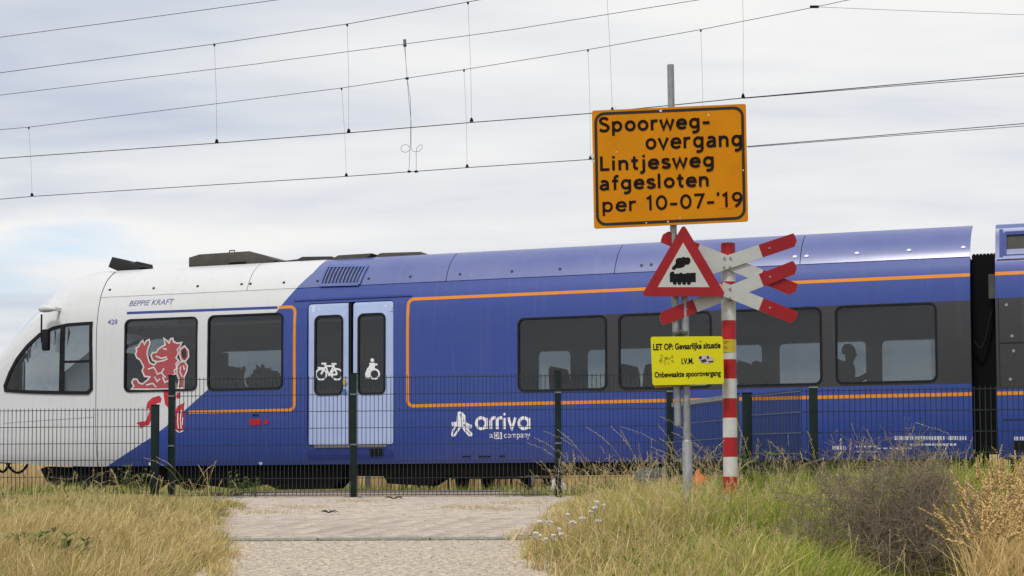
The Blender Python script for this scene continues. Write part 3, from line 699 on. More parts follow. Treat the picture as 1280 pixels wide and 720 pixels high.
# operator lettering and star emblem on the blue side
z = Z(540, 500, 9.143); W9 = 0.050
mb_ = MB()
def stroke(pts, w_=W9): rib_mb(mb_, [z(*p) for p in pts], w_, 0.0)
def zring(cx_, cy_, rx, ry, w_=W9, n=18): rib_mb(mb_, [z(cx_ + rx * math.cos(2 * math.pi * k / n), cy_ + ry * math.sin(2 * math.pi * k / n)) for k in range(n)], w_, 0.0, True)
for cx_ in (563, 1050): zring(cx_, 265, 56, 62); stroke([(cx_ + 57, 205), (cx_ + 57, 330)])
for cx_ in (672, 745): stroke([(cx_, 332), (cx_, 240), (cx_ + 12, 215), (cx_ + 35, 203), (cx_ + 58, 203)])
stroke([(826, 205), (826, 332)]); stroke([(872, 200), (912, 330), (955, 200)])
pts = [z(826 + 16 * math.cos(k * .524), 162 + 16 * math.sin(k * .524)) for k in range(12)]; b0 = len(mb_.v); mb_.v += [(p[0], p[1], 0) for p in pts]; mb_.f.append(tuple(range(b0, b0 + 12)))
decal('operator_lettering', mb_, WHITEP, car, 0.003)
mb_ = MB()
for pth in ([(225, 405), (240, 345), (290, 260), (300, 150), (330, 140)], [(250, 410), (300, 340), (330, 290), (345, 150)], [(330, 140), (370, 180), (380, 250), (400, 330), (455, 395)], [(345, 290), (375, 350), (425, 405), (455, 400)],
            [(235, 270), (300, 300), (370, 310), (455, 310)], [(240, 300), (235, 265), (300, 260), (380, 265), (455, 300)], [(225, 405), (250, 410)], [(310, 160), (320, 250), (300, 300)], [(350, 190), (345, 300)]):
    stroke(pth, 0.034)
decal('star_emblem', mb_, WHITEP, car, 0.003)
a = z(820, 432); me = text_mesh('company', tu(540 + 1120 / 9.143, 545)[0] - a[0], 0.085, 0.0, xh=0.062)
for v in me.vertices: v.co.x += a[0]; v.co.y += a[1]
decal('operator_lettering', me, WHITEP, car, 0.003)
a = z(655, 432); me = text_mesh('a', 0.055, 0.085, 0.0, xh=0.062)
for v in me.vertices: v.co.x += a[0]; v.co.y += a[1]
decal('operator_lettering', me, WHITEP, car, 0.003)
mb_ = MB(); p = [z(706, 368), z(796, 368), z(796, 445), z(706, 445)]; mb_.add([(q[0], q[1], 0) for q in p], [(0, 1, 2, 3)]); lg = decal('operator_badge', mb_, WHITEP, car, 0.003)
a = z(716, 432); me = text_mesh('DB', z(786, 432)[0] - a[0], 0.085, 0.01)
for v in me.vertices: v.co.x += a[0]; v.co.y += a[1]
decal('badge_letters', me, BLUEL, lg, 0.006)
# blurred white registration rows near the rear end: short bars of the same extent
mb_ = MB(); z = Z(1040, 520, 5.333); rs = random.Random(5)
for x0, x1, y, h_, st in ((415, 750, 147, 26, 19), (765, 900, 147, 26, 17), (520, 830, 190, 14, 24), (0, 90, 212, 24, 24), (150, 290, 203, 10, 30), (300, 520, 215, 8, 40), (600, 880, 243, 8, 22), (160, 300, 238, 6, 30)):
    x = x0
    while x < x1:
        w_ = st * rs.uniform(.55, .85); q = [z(x, y - h_ / 2), z(x + w_, y - h_ / 2), z(x + w_, y + h_ / 2), z(x, y + h_ / 2)]
        mb_.add([(p[0], p[1], 0) for p in q], [(0, 1, 2, 3)]); x += st
tag(decal('registration_marks', mb_, mat('faded white print', (0.60, 0.63, 0.74), 0.5), car, 0.003), kind='stuff')

# red lion
LIONW = mat('lion outline', (0.62, 0.58, 0.58), 0.5); LION = mat('lion red', (0.50, 0.030, 0.045), 0.5, 0, 0.05); LIONF = mat('lion red on glass', (0.40, 0.075, 0.085), 0.5, 0, 0.05)
lion_top = [(150, 205), (162, 193), (172, 214), (181, 195), (197, 188), (201, 208), (190, 235), (185, 262), (192, 290), (200, 312), (222, 322), (236, 308), (214, 296), (206, 274), (214, 258), (234, 256), (244, 240), (264, 226), (282, 216), (274, 180), (292, 196), (302, 206), (310, 184), (322, 182), (326, 200), (346, 208), (369, 204), (360, 226), (346, 240), (351, 260), (339, 284), (353, 300), (338, 318), (346, 340), (329, 350), (334, 370), (317, 380), (326, 400), (337, 420), (337, 449), (240, 451), (102, 450), (116, 434), (104, 414), (114, 397), (134, 400), (141, 416), (160, 424), (190, 400), (200, 386), (172, 383), (159, 352), (168, 335), (158, 312), (146, 292), (132, 285), (124, 266), (131, 250), (127, 234), (140, 226)]
lion_bot = [[(180, 555), (188, 520), (214, 496), (250, 485), (263, 500), (258, 520), (237, 525), (226, 545), (211, 580), (206, 615), (196, 640), (166, 646), (150, 661), (145, 641), (129, 630), (150, 622), (178, 620), (191, 590), (200, 566), (195, 552)],
            [(272, 462), (332, 462), (336, 500), (322, 545), (296, 547), (281, 530), (275, 490)],
            [(345, 470), (362, 468), (362, 495), (345, 502), (340, 490)],
            [(338, 560), (346, 540), (385, 520), (377, 550), (386, 578), (380, 668), (354, 680), (332, 664), (302, 656), (293, 634), (312, 620), (304, 595), (336, 590)]]
tail1 = [(362, 306), (384, 303), (399, 328), (396, 355), (381, 386), (380, 445), (348, 445), (356, 402), (344, 372), (341, 332)]
tail2 = [(360, 240), (384, 222), (404, 245), (406, 280), (386, 306), (366, 295), (358, 268)]
tail2i = [(372, 245), (385, 236), (393, 255), (393, 280), (384, 292), (374, 282), (369, 262)]
white_marks = [[(222, 300), (238, 306), (270, 300), (295, 290)], [(232, 275), (262, 288), (290, 280)], [(270, 236), (290, 240)], [(190, 345), (220, 335), (232, 350)], [(232, 352), (240, 372), (262, 362)], [(275, 340), (262, 365), (285, 390)], [(225, 385), (240, 410), (255, 395)], [(180, 430), (215, 420), (235, 440)], [(364, 330), (360, 360), (372, 385)], [(378, 325), (384, 350)], [(268, 385), (280, 415), (300, 405)]]
zl = Z(140, 380, 4.233)
def lion(fn_maker, mapper, inner, red, parent, bottom=True):
    off = -0.004 if inner else 0.003
    def dec(nm, loops, m, o_): me = flat([[mapper(*p) for p in lp] for lp in loops], 0.001); remap(me, fn_maker(o_)); return link(nm, me, m, parent)
    dec('lion_emblem', [lion_top], red, off); dec('lion_emblem', [tail1], red, off); dec('lion_emblem', [tail2, tail2i], red, off)
    mb_ = MB()
    for lp in (lion_top, tail1, tail2): rib_mb(mb_, [mapper(*p) for p in lp], 0.028, 0.0, True)
    for wm in white_marks: rib_mb(mb_, [mapper(*p) for p in wm], 0.026, 0.0)
    me = mb_.mesh(); remap(me, fn_maker(off + 0.003), weld=False); link('lion_outline', me, LIONW, parent)
    if bottom:
        for lp in lion_bot: dec('lion_emblem', [lp], LION, 0.003)
        mb_ = MB()
        for wm in ([(368, 560), (362, 610), (366, 660)], [(350, 575), (348, 620), (352, 660)], [(375, 600), (372, 640)], [(330, 662), (356, 680), (380, 668)]): rib_mb(mb_, [mapper(*p) for p in wm], 0.016, 0.0)
        me = mb_.mesh(); remap(me, near_fn(0.005), weld=False); link('lion_outline', me, WHITEP, parent)
lion(near_fn, lambda x, y: zl(x, y), True, LIONF, car)
a = FARW[1]; ub_ = a[0] + 0.25; hb_ = a[1] - 0.05
lion(far_fn, lambda x, y: (ub_ + (x - 100) / 4.233 / 74.0 * 1.0, hb_ + (455 - y) / 4.233 / 72.0 * 0.92), True, LIONF, car, bottom=False)

# roof equipment
def eq(name, pts, y0, y1, m=None, y=-0.5, bevel=0.015, root=None):
    P = [tu(a, b, y) for a, b in pts]; mb_ = MB(); mb_.prism(P, y0, y1); return mb_.build(name, m or ROOFEQ, root or car, bevel=bevel)
eq('roof_horn', [(149.5, 323), (170, 328), (175, 331.5), (179, 328.5), (182, 329), (182.5, 334), (188.5, 335.5), (181, 339.5), (176, 341), (157, 341), (144.5, 335.5)], -0.75, -0.25, mat('dark roof horn', (0.02, 0.02, 0.021), 0.6))
eq('air_conditioner', [(243, 323.5), (256, 319.5), (318, 315.5), (337, 320.5), (350, 326), (347, 334), (243, 341)], -0.7, 0.7)
a = tu(296, 331, -0.72); MB().box((a[0], -0.702, a[1]), (0.34, 0.02, 0.10)).build('vent_slot', RUBBER, car)
a = tu(290, 316, -0.3); MB().tube([(a[0] - .06, -0.3, a[1] - .02), (a[0] - .05, -0.3, a[1] + .04), (a[0] + .05, -0.3, a[1] + .04), (a[0] + .06, -0.3, a[1] - .03)], 0.012, 6).build('lifting_eye', ROOFEQ, car)
eq('roof_duct', [(334, 334), (350, 329), (378, 325.5), (384, 322.5), (420, 322), (426, 326), (412, 334)], -0.7, 0.7, mat('dark roof duct', (0.035, 0.035, 0.037), 0.6))
eq('roof_cover', [(412, 333), (432, 321.5), (474, 319), (462, 331)], -0.8, 0.8)
eq('roof_fan_box', [(470, 330), (478, 319.5), (482, 317.8), (531, 316.3), (548, 322), (545, 327)], -0.7, 0.7)
# slanted intake grille on the roof edge
GB = tu(402.5, 357, -1.28); GT = tu(409, 332, -1.12); GR = tu(459.5, 331.5, -1.12); GRB = tu(451, 355.5, -1.28)
q = [(GB[0], GB[1]), (GRB[0], GRB[1]), (GR[0], GR[1]), (GT[0], GT[1])]
me = flat([q], 0.01); remap(me, near_fn(0.012), None, [3.4, 3.45, 3.5, 3.55, 3.6, 3.65, 3.7, 3.75]); gr = link('intake_grille', me, mat('grille dark', (0.012, 0.016, 0.035), 0.5), car)
GBL = mat('grille slat blue', (0.10, 0.14, 0.36), 0.4)
for i in range(12):
    t_ = i / 11; p0 = (q[0][0] + (q[1][0] - q[0][0]) * t_, q[0][1] + (q[1][1] - q[0][1]) * t_); p1 = (q[3][0] + (q[2][0] - q[3][0]) * t_, q[3][1] + (q[2][1] - q[3][1]) * t_)
    w_ = 0.05 if i in (0, 11) else 0.028
    stripe([(p0[0] + (p1[0] - p0[0]) * k / 6, p0[1] + (p1[1] - p0[1]) * k / 6) for k in range(7)], w_, GBL, 'slat', 0.03, parent=gr)
stripe([q[0], q[1]], 0.05, GBL, 'grille_frame', 0.032, parent=gr); stripe([q[3], q[2]], 0.05, GBL, 'grille_frame', 0.032, parent=gr)

# running gear and underframe
def under(name, pts, y0=-1.15, y1=-0.72, y=-1.15): return eq(name, pts, y0, y1, DARKEQ, y, 0.02)
bog = under('bogie', [(50, 586), (58, 583), (84, 584), (88, 590), (97, 591), (100, 583), (106, 583), (106, 591), (126, 587), (140, 583), (190, 583), (190, 598), (176, 606), (70, 608), (58, 603)], -1.15, -0.85)
under('bogie_frame', [(60, 590), (188, 588), (186, 600), (64, 602)], -0.85, 0.3)
def wheel(u, parent):
    for sy in (-0.75, 0.75):
        mb_ = MB(); mb_.tube([(u, sy - 0.065, 0.40), (u, sy - 0.06, 0.40), (u, sy + 0.06, 0.40), (u, sy + 0.065, 0.40)], [0.36, 0.40, 0.40, 0.36], 28); mb_.build('wheel', mat('wheel steel', (0.03, 0.026, 0.024), 0.6, 0.3), parent, 40)
for px in (88, 160): wheel(tu(px, 600)[0], car)
under('equipment_box', [(192, 580), (432, 578), (428, 598), (416, 611), (346, 612), (330, 604), (292, 611), (242, 605), (200, 606), (192, 600)])
under('equipment_box', [(476, 590), (558, 590), (555, 595), (545, 601), (535, 607.5), (484, 604.5)])
ue = tu(425, 590)[0]
MB().box(((ue + U_END) / 2, 0, 0.345), (U_END - ue, 2.4, 0.2)).build('underframe_beam', DARKEQ, car, bevel=0.02)

# seats seen through the glass
SEATM = mat('dark seat cloth', (0.035, 0.036, 0.045), 0.9, 0, 0.2, 20)
def seat_mesh():
    mb_ = MB(); mb_.prism([(-0.26, 0.0), (0.24, 0.0), (0.27, 0.40), (0.26, 0.46), (-0.16, 0.44), (-0.24, 0.85), (-0.26, 1.10), (-0.31, 1.17), (-0.37, 1.15), (-0.36, 0.85), (-0.28, 0.42)], -0.44, 0.44)
    me = mb_.mesh('seat'); bm = bmesh.new(); bm.from_mesh(me); bmesh.ops.bevel(bm, geom=bm.edges[:], offset=0.045, segments=2, affect='EDGES', clamp_overlap=True); bm.to_mesh(me); bm.free()
    me.materials.append(SEATM); me.polygons.foreach_set('use_smooth', [True] * len(me.polygons)); return me
sm = seat_mesh()
for px, py, y, fl in ((788, 456, 0.95, 1), (816, 462, 0.95, -1), (932, 452, 0.95, 1), (948, 455, 0.95, -1), (1052, 452, 0.95, 1), (284, 457, -0.55, 1), (332, 463, -0.55, -1), (345, 470, 0.7, 1), (700, 500, 0.9, 1)):
    u, h = tu(px, py, y); o = bpy.data.objects.new('seat', sm); COL.objects.link(o); o.parent = car
    o.location = (u + 0.3 * fl, y, max(0.95, min(h - 1.16, 1.10))); o.rotation_euler = (0, 0, 0 if fl > 0 else math.pi)
for px, wdt, m_, y, hh, nm in ((415, 0.75, mat('red interior panel', (0.30, 0.02, 0.03), 0.6), 0.9, 0.16, 'interior_panel'), (421, 0.55, mat('white notice', (0.6, 0.6, 0.6), 0.6), 1.1, 0.10, 'interior_panel')):
    a = tu(px, 455 if hh > 0.12 else 420, y); MB().box((a[0], y, a[1]), (wdt, 0.03, hh), Matrix.Rotation(R(18 if hh > 0.12 else 0), 3, 'Y')).build(nm, m_, car)
a = tu(466, 436, 0.3); MB().box((a[0], 0.3, a[1]), (0.22, 0.03, 0.2)).build('interior_notice', mat('grey notice', (0.45, 0.40, 0.38), 0.6), car)

# gangway bellows to the next car
U2 = tu(1245.5, 450)[0]
mb_ = MB(); nb = 7
for i in range(nb):
    u = U_END + (U2 - U_END) * (i + 0.5) / nb
    for sgn in (-1, 1): mb_.box((u, sgn * 1.07, 2.0), (0.05, 0.06, 2.93))
    mb_.box((u, 0, 3.44), (0.035, 2.1, 0.10))
mb_.box(((U_END + U2) / 2, -1.05, 2.0), (U2 - U_END, 0.04, 2.9)); mb_.box(((U_END + U2) / 2, 1.05, 2.0), (U2 - U_END, 0.04, 2.9)); mb_.box(((U_END + U2) / 2, 0, 3.43), (U2 - U_END, 2.1, 0.04)); mb_.box(((U_END + U2) / 2, 0, 0.6), (U2 - U_END, 2.1, 0.06))
mb_.build('gangway_bellows', mat('black bellows', (0.004, 0.004, 0.0045), 0.7, spec=0.12), car)
a = tu(1216, 424); b = tu(1240, 380); mb_ = MB(); pts = []
for k in range(13):
    t_ = k / 12; pts.append((a[0] + (b[0] - a[0]) * t_, -1.25, a[1] - 0.16 * math.sin(math.pi * min(1, t_ * 1.3)) + (b[1] - a[1]) * t_ ** 2.4))
mb_.tube(pts, 0.02, 6); mb_.build('gangway_cable', RUBBER, car)

# second car
def shift2(o): o.location.x -= U2 + 2.2; return o
car2 = empty('railcar', T2W(U2 + 2.2, 0, 0), (0, 0, T_ANG), 'short blue power car behind the black gangway at the right edge', 'railcar')
U3 = U2 + 4.6
PAINT2 = paint('power car paint', band=(-100.0, tu(1262, 485)[1], tu(1262, 372)[1]), white=False)
vs_, fs_ = [], []
hh2 = [0.44, 0.6, 0.9, 1.2, 1.8, 2.3, 2.6, 2.85, 3.08, 3.2, 3.355]
P2 = [(prof(h), h) for h in hh2] + [(1.30, 3.50), (1.25, 3.70), (1.20, 3.83), (1.10, 3.90), (0.8, 3.95), (0, 3.97)]
ring = [(-a, b) for a, b in P2] + [(a, b) for a, b in P2[::-1][1:]]; k = len(ring)
mb_ = MB(); mb_.add([(u, y, h) for u in (U2, U3) for y, h in ring], [(i, i + 1, k + i + 1, k + i) for i in range(k - 1)] + [tuple(range(k)), tuple(range(k, 2 * k))])
shift2(mb_.build('body', PAINT2, car2, 25))
def stripe2(pts, w, m, name, off=0.003, parent=None): return shift2(stripe(pts, w, m, name, off, parent=parent or car2))
stripe2([(U2, h_hi), (U3, h_hi)], sw, ORANGE, 'orange_stripe'); stripe2([(U2, h_lo), (U3, h_lo)], sw, ORANGE, 'orange_stripe')
GREYL = mat('panel joint', (0.012, 0.012, 0.014), 0.6)
stripe2([(tu(1250, 429)[0], tu(1250, 429)[1]), (U3, tu(1250, 429)[1])], 0.02, GREYL, 'panel_joint'); a = tu(1249, 429); stripe2([(a[0], tu(1249, 372)[1]), (a[0], tu(1249, 483)[1])], 0.014, GREYL, 'panel_joint')
stripe2([(U2 + 0.02, 3.345), (U3, 3.345)], 0.02, GREYL, 'panel_joint'); stripe2([(tu(1253, 525)[0], tu(1253, 525)[1]), (U3, tu(1253, 525)[1])], 0.016, GREYL, 'panel_joint')
for px, py in ((1258, 381), (1265, 420), (1267, 438.5), (1263, 474)):
    a = tu(px, py); me = flat([circ(a[0], a[1], 0.024, 8)], 0.012); remap(me, near_fn(0.003)); shift2(link('panel_lock', me, GREYPOST, car2))
a = tu(1256, 292, -1.25); b = tu(1256, 321, -1.28)
mb_ = MB(); mb_.add([(a[0], -1.315, b[1]), (a[0] + 1.6, -1.315, b[1]), (a[0] + 1.6, -1.262, a[1]), (a[0], -1.262, a[1])], [(0, 1, 2, 3)]); vent = shift2(mb_.build('roof_vent', ROOFEQ, car2))
mb_ = MB()
for p, q_ in ((((a[0], -1.32, b[1])), (a[0], -1.265, a[1])), ((a[0], -1.265, a[1]), (a[0] + 1.6, -1.265, a[1])), ((a[0], -1.32, b[1]), (a[0] + 1.6, -1.32, b[1])), ((a[0] + .05 - .1, -1.335, b[1] - .05), (a[0] - .05, -1.26, a[1] + .06))): mb_.bar(p, q_, 0.05)
shift2(mb_.build('vent_frame', mat('vent frame blue', (0.07, 0.10, 0.33), 0.4), car2))
a = tu(1267, 557); mb_ = MB(); mb_.box((a[0] + 0.5, -1.44, a[1]), (1.0, 0.08, 0.13)); shift2(mb_.build('foot_step', RUBBER, car2))
mb_ = MB(); z = Z(1040, 520, 5.333)
for x in range(1210, 1330, 18):
    q = [z(x, 137), z(x + 12, 137), z(x + 12, 162), z(x, 162)]; mb_.add([(p[0], p[1], 0) for p in q], [(0, 1, 2, 3)])
for x in range(1170, 1320, 24):
    q = [z(x, 262), z(x + 15, 262), z(x + 15, 271), z(x, 271)]; mb_.add([(p[0], p[1], 0) for p in q], [(0, 1, 2, 3)])
tag(shift2(decal('registration_marks', mb_, MATS['faded white print'], car2, 0.003)), kind='stuff')
mb_ = MB(); mb_.box(((U2 + U3) / 2, 0, 0.30), (4.3, 2.4, 0.3)); shift2(mb_.build('underframe_beam', DARKEQ, car2))
for du in (1.3, 3.3): 
    for sy in (-0.75, 0.75):
        mb_ = MB(); mb_.tube([(U2 + du, sy - 0.065, 0.40), (U2 + du, sy - 0.06, 0.40), (U2 + du, sy + 0.06, 0.40), (U2 + du, sy + 0.065, 0.40)], [0.36, 0.40, 0.40, 0.36], 28); shift2(mb_.build('wheel', MATS['wheel steel'], car2, 40))
mb_ = MB(); a = tu(1239, 357); mb_.box((a[0], -1.32, a[1]), (0.09, 0.12, 0.36)); shift2(mb_.build('end_cabinet', ROOFEQ, car2))

# passenger by the far window, seated, looking down at a phone
def skin_person(name, origin, rot, label):
    J = {'pelvis': (0, 0, 0.08, .135), 'waist': (0.01, 0, 0.27, .125), 'chest': (0.03, 0, 0.44, .145), 'neckb': (0.045, 0, 0.56, .075), 'neck': (0.06, 0, 0.62, .055), 'jaw': (0.085, 0, 0.68, .078), 'skull': (0.08, 0, 0.775, .102), 'crown': (0.075, 0, 0.845, .075),
         'nose': (0.185, 0, 0.735, .016), 'sl': (0.03, 0.18, 0.52, .065), 'el': (0.06, 0.24, 0.28, .048), 'wl': (0.27, 0.14, 0.34, .034), 'hl': (0.35, 0.09, 0.40, .036), 'sr': (0.03, -0.18, 0.52, .065), 'er': (0.06, -0.24, 0.28, .048), 'wr': (0.27, -0.12, 0.34, .034), 'hr': (0.35, -0.07, 0.40, .036),
         'tl': (0.02, 0.10, 0.06, .105), 'kl': (0.46, 0.11, 0.10, .07), 'al': (0.44, 0.11, -0.33, .045), 'fl': (0.60, 0.12, -0.38, .038), 'tr': (0.02, -0.10, 0.06, .105), 'kr': (0.46, -0.11, 0.10, .07), 'ar': (0.44, -0.11, -0.33, .045), 'fr': (0.60, -0.12, -0.38, .038)}
    E = [('pelvis', 'waist'), ('waist', 'chest'), ('chest', 'neckb'), ('neckb', 'neck'), ('neck', 'jaw'), ('jaw', 'skull'), ('skull', 'crown'), ('jaw', 'nose'), ('neckb', 'sl'), ('sl', 'el'), ('el', 'wl'), ('wl', 'hl'), ('neckb', 'sr'), ('sr', 'er'), ('er', 'wr'), ('wr', 'hr'), ('pelvis', 'tl'), ('tl', 'kl'), ('kl', 'al'), ('al', 'fl'), ('pelvis', 'tr'), ('tr', 'kr'), ('kr', 'ar'), ('ar', 'fr')]
    ks = list(J); V_ = [J[k_][:3] for k_ in ks]; ed = [(ks.index(a), ks.index(b)) for a, b in E]; rad = [J[k_][3] for k_ in ks]
    for side, y_ in (('hl', 0.07), ('hr', -0.05)):          # fingers and thumb closing on the phone
        for f in range(5):
            a0 = len(V_); sgn = -1 if side == 'hl' else 1
            V_ += [(0.375, y_ + sgn * 0.012, 0.445 - 0.02 * f), (0.405, y_ + sgn * 0.03, 0.45 - 0.02 * f)]; rad += [.011, .009]; ed += [(ks.index(side), a0), (a0, a0 + 1)]
    me = bpy.data.meshes.new(name); me.from_pydata(V_, ed, [])
    o = link(name, me, mat('dark jacket', (0.03, 0.03, 0.035), 0.9)); o.location = origin; o.rotation_euler = (0, 0, rot)
    sk = o.modifiers.new('skin', 'SKIN'); sd_ = me.skin_vertices[0].data
    for i, r0 in enumerate(rad): sd_[i].radius = (r0, r0); sd_[i].use_root = (i == 0)
    sb = o.modifiers.new('sub', 'SUBSURF'); sb.levels = 1; sb.render_levels = 2
    tag(o, label, 'person')
    mb_ = MB(); mb_.tube([(0.02, 0, 0.72), (0.045, 0, 0.79), (0.07, 0, 0.86), (0.09, 0, 0.895)], [0.085, 0.115, 0.10, 0.03], 14); mb_.build('hair', mat('dark hair', (0.012, 0.01, 0.009), 0.8), o, 60)
    for sy in (-0.035, 0.035):
        MB().tube([(0.155, sy, 0.765), (0.172, sy, 0.765)], 0.011, 8).build('eye', WHITEP, o, 40)
    return o
pa = tu(1063, 431, 0.85)
per = skin_person('person', T2W(pa[0] - 0.08, 0.85, pa[1] - 0.89), T_ANG, 'seated passenger in dark jacket looking down at a phone behind the rear train window')
mb_ = MB(); mb_.box((0, 0, 0), (0.012, 0.07, 0.14)); ph_ = mb_.build('phone', RUBBER, bevel=0.004); ph_.location = T2W(pa[0] - 0.08 + 0.385, 0.85 + 0.01, pa[1] - 0.89 + 0.44); ph_.rotation_euler = (0, R(25), T_ANG); tag(ph_, 'dark phone held by the seated passenger', 'phone')

# ------------------------------------------------------------------ fences
def ppt(px, s): 
    p = on_depth(px, HORIZON - 0.0045 * 0, depth(s)); return Vector((p.x, p.y, 0))
def post(parent, p, z0, z1, w=0.062, m=None, cap=True):
    mb_ = MB(); mb_.box((p.x, p.y, (z0 + z1) / 2), (w, w * 0.75, z1 - z0)); o = mb_.build('post', m or FENCE, parent, bevel=0.004)
    if cap: MB().box((p.x, p.y, z1 + 0.006), (w + 0.006, w * 0.75 + 0.006, 0.012)).build('post_cap', RUBBER, o)
    return o
def panel(parent, p, q, zt, zb, name='mesh_panel', m=None, vs=0.05, hs=0.2, tw=0.0068, spike=0.025, zt2=None, hm=None):
    d = q - p; n = max(2, int(round(d.length / vs))); zt2 = zt if zt2 is None else zt2; dz = zt2 - zt
    mb_ = MB(); dn = d.normalized(); nrm = Vector((-dn.y, dn.x, 0)); rsx = random.Random(int(p.x * 1000))
    for k in range(n + 1):
        t_ = k / n; c = p + d * t_ + nrm * rsx.uniform(-.002, .002); mb_.bar((c.x, c.y, zb + dz * t_ - 0.01), (c.x, c.y, zt + dz * t_ + spike), tw)
    o = mb_.build(name, m or WIREG, parent)
    mb_ = MB(); z = zt
    while z > zb - 0.01:
        for s_ in (-1, 1):
            a = p + nrm * 0.006 * s_; b = q + nrm * 0.006 * s_; mb_.bar((a.x, a.y, z), (b.x, b.y, z + dz), 0.0055, 0.0075)
        z -= hs
    mb_.build('horizontal_wires', hm or WIREG, o); return o
def clamps(parent, p, zs):
    for z in zs: MB().box((p.x, p.y - 0.03, z), (0.075, 0.02, 0.02)).build('clamp', GALV, parent)
ZT = 1.5 + (HORIZON + 0.5 - 471.5) / 104.8
posts = [ppt(214, 103.5), ppt(442, 104.6), ppt(698, 105.7), ppt(838, 106.4)]
fr = empty('mesh_fence', (0, 0, 0), (0, 0, 0), 'tall dark green wire mesh fence closing off the path across the middle', 'fence')
def groot(e, pts):          # move the empty to the foot of the first post and keep its parts in place
    p = pts[0]; z = float(gz(p.x, p.y)); e.location = (p.x, p.y, z)
    for ch in e.children: ch.location = Vector(ch.location) - Vector((p.x, p.y, z))
for p in posts: post(fr, p, 1.30, ZT + 0.045, 0.075); clamps(fr, p, (ZT - 0.2, ZT - 0.8))
for a, b in zip(posts[:-1], posts[1:]): panel(fr, a, b, ZT, ZT - 1.4)
MB().box((posts[1].x, posts[1].y, 1.37), (0.2, 0.14, 0.02)).build('base_plate', FENCE, fr)
groot(fr, posts)
lp = [ppt(193.5, 104.4), ppt(-62, 103.6), ppt(-320, 102.8)]
fl_ = empty('mesh_fence', (0, 0, 0), (0, 0, 0), 'low dark wire mesh fence running off the left edge in front of the white nose', 'fence')
ZL = 1.5 + (609.3 - 512.5) / 104.2
for i, p in enumerate(lp): post(fl_, p, 1.25, ZL + 0.05, 0.09 if i == 0 else 0.075)
for a, b in zip(lp[:-1], lp[1:]): panel(fl_, b, a, ZL, ZL - 1.0)
groot(fl_, lp)
g0, g1, g2, g3 = ppt(838, 106.3), ppt(928, 118), ppt(1003, 130.5), ppt(1018, 131.1)
ga = empty('fence_gate', (0, 0, 0), (0, 0, 0), 'angled mesh gate with galvanised top rail behind the striped post', 'gate')
ZG = 2.435
a = g0 + (g1 - g0) * 0.06; b = g0 + (g1 - g0) * 0.94
panel(ga, a, b, ZG - 0.03, ZG - 1.03, spike=0.0, hm=GALV)
mb_ = MB(); mb_.bar((a.x, a.y, ZG), (b.x, b.y, ZG + 0.01), 0.05); mb_.build('top_rail', GREYPOST, ga)
mb_ = MB(); mb_.bar((a.x, a.y, ZG - 1.05), (b.x, b.y, ZG - 1.05), 0.04); mb_.build('bottom_rail', FENCE, ga)
post(ga, b, 1.2, ZG + 0.03, 0.05, mat('grey green post', (0.05, 0.065, 0.058), 0.5)); mb_ = MB(); c = g0 + (g1 - g0) * 0.2; mb_.bar((c.x - .1, c.y, 1.78), (c.x + 0.12, c.y, 1.79), 0.018); mb_.build('latch', GREYPOST, ga)
groot(ga, [b])
fa = empty('mesh_fence', (0, 0, 0), (0, 0, 0), 'short angled mesh panel between the gate post and the thick green post', 'fence')
post(fa, g1 + Vector((0.06, 0, 0)), 1.1, ZG + 0.03, 0.10); panel(fa, g1 + Vector((0.1, 0, 0)), g2, ZG, ZG - 1.2, zt2=2.395, hm=GALV); groot(fa, [g1])
frr = empty('mesh_fence', (0, 0, 0), (0, 0, 0), 'mesh fence with thick green post running off the right edge behind tall grass', 'fence')
rp = [g3, ppt(1345, 133.8)]
post(frr, g3, 0.9, 2.42, 0.075, cap=False); MB().box((g3.x, g3.y, 2.425), (0.08, 0.065, 0.012)).build('post_cap', GREYPOST, frr); post(frr, rp[1], 0.9, 2.42, 0.075)
panel(frr, g2, rp[1], 2.395, 1.19); groot(frr, [g3])

# ------------------------------------------------------------------ signs
YS = depth(150.0)
base = on_depth(859.8, 640, YS); base.z = float(gz(base.x, base.y)) - 0.02
LEAN, YAW = -0.018, R(-7.0)
SPM = Matrix.Translation(base) @ Matrix.Rotation(YAW, 4, 'Z') @ Matrix.Rotation(LEAN, 4, 'Y'); SPI = SPM.inverted()
sp = empty('sign_post', base, (0, LEAN, YAW), 'leaning grey signpost with orange notice, red locomotive triangle and yellow warning board', 'signpost')
def sl2(px, py):
    d = SPI.to_3x3() @ ray(px, py); o_ = SPI @ EYE; p = o_ + d * (-o_.y / d.y); return p.x, p.z
def quad_round(c, r, n=6, inset=0.0):
    """rounded board outline from its four corners in the picture (top left, top right, bottom right, bottom left)"""
    q = [Vector(sl2(*p)) for p in c]; w = (q[1] - q[0]).length; h = (q[3] - q[0]).length
    out_ = []
    for u, v in rrect(inset, inset, w - inset, h - inset, r, n):
        a, b = u / w, v / h; p = (q[0] * (1 - a) + q[1] * a) * (1 - b) + (q[3] * (1 - a) + q[2] * a) * b; out_.append((p.x, p.y))
    return out_
def sfn(off): return lambda a, b, c: (a, -off - c, b)
def sflat(name, loops, m, parent, off, depth_=0.003): me = flat(loops, depth_); remap(me, sfn(off)); return link(name, me, m, parent)
def spoly(pts): return [sl2(*p) for p in pts]
def stext(s_, x0, y0, x1, cap, bold, off, parent, xh=None, m=None):
    a = sl2(x0, y0); b = sl2(x1, y0); me = text_mesh(s_, b[0] - a[0], cap / 150.0, bold, 0.001, xh=(xh / 150.0 if xh else None))
    for v in me.vertices: v.co = (v.co.x + a[0], -off - v.co.z, v.co.y + a[1])
    return link('lettering', me, m or BLACKP, parent)
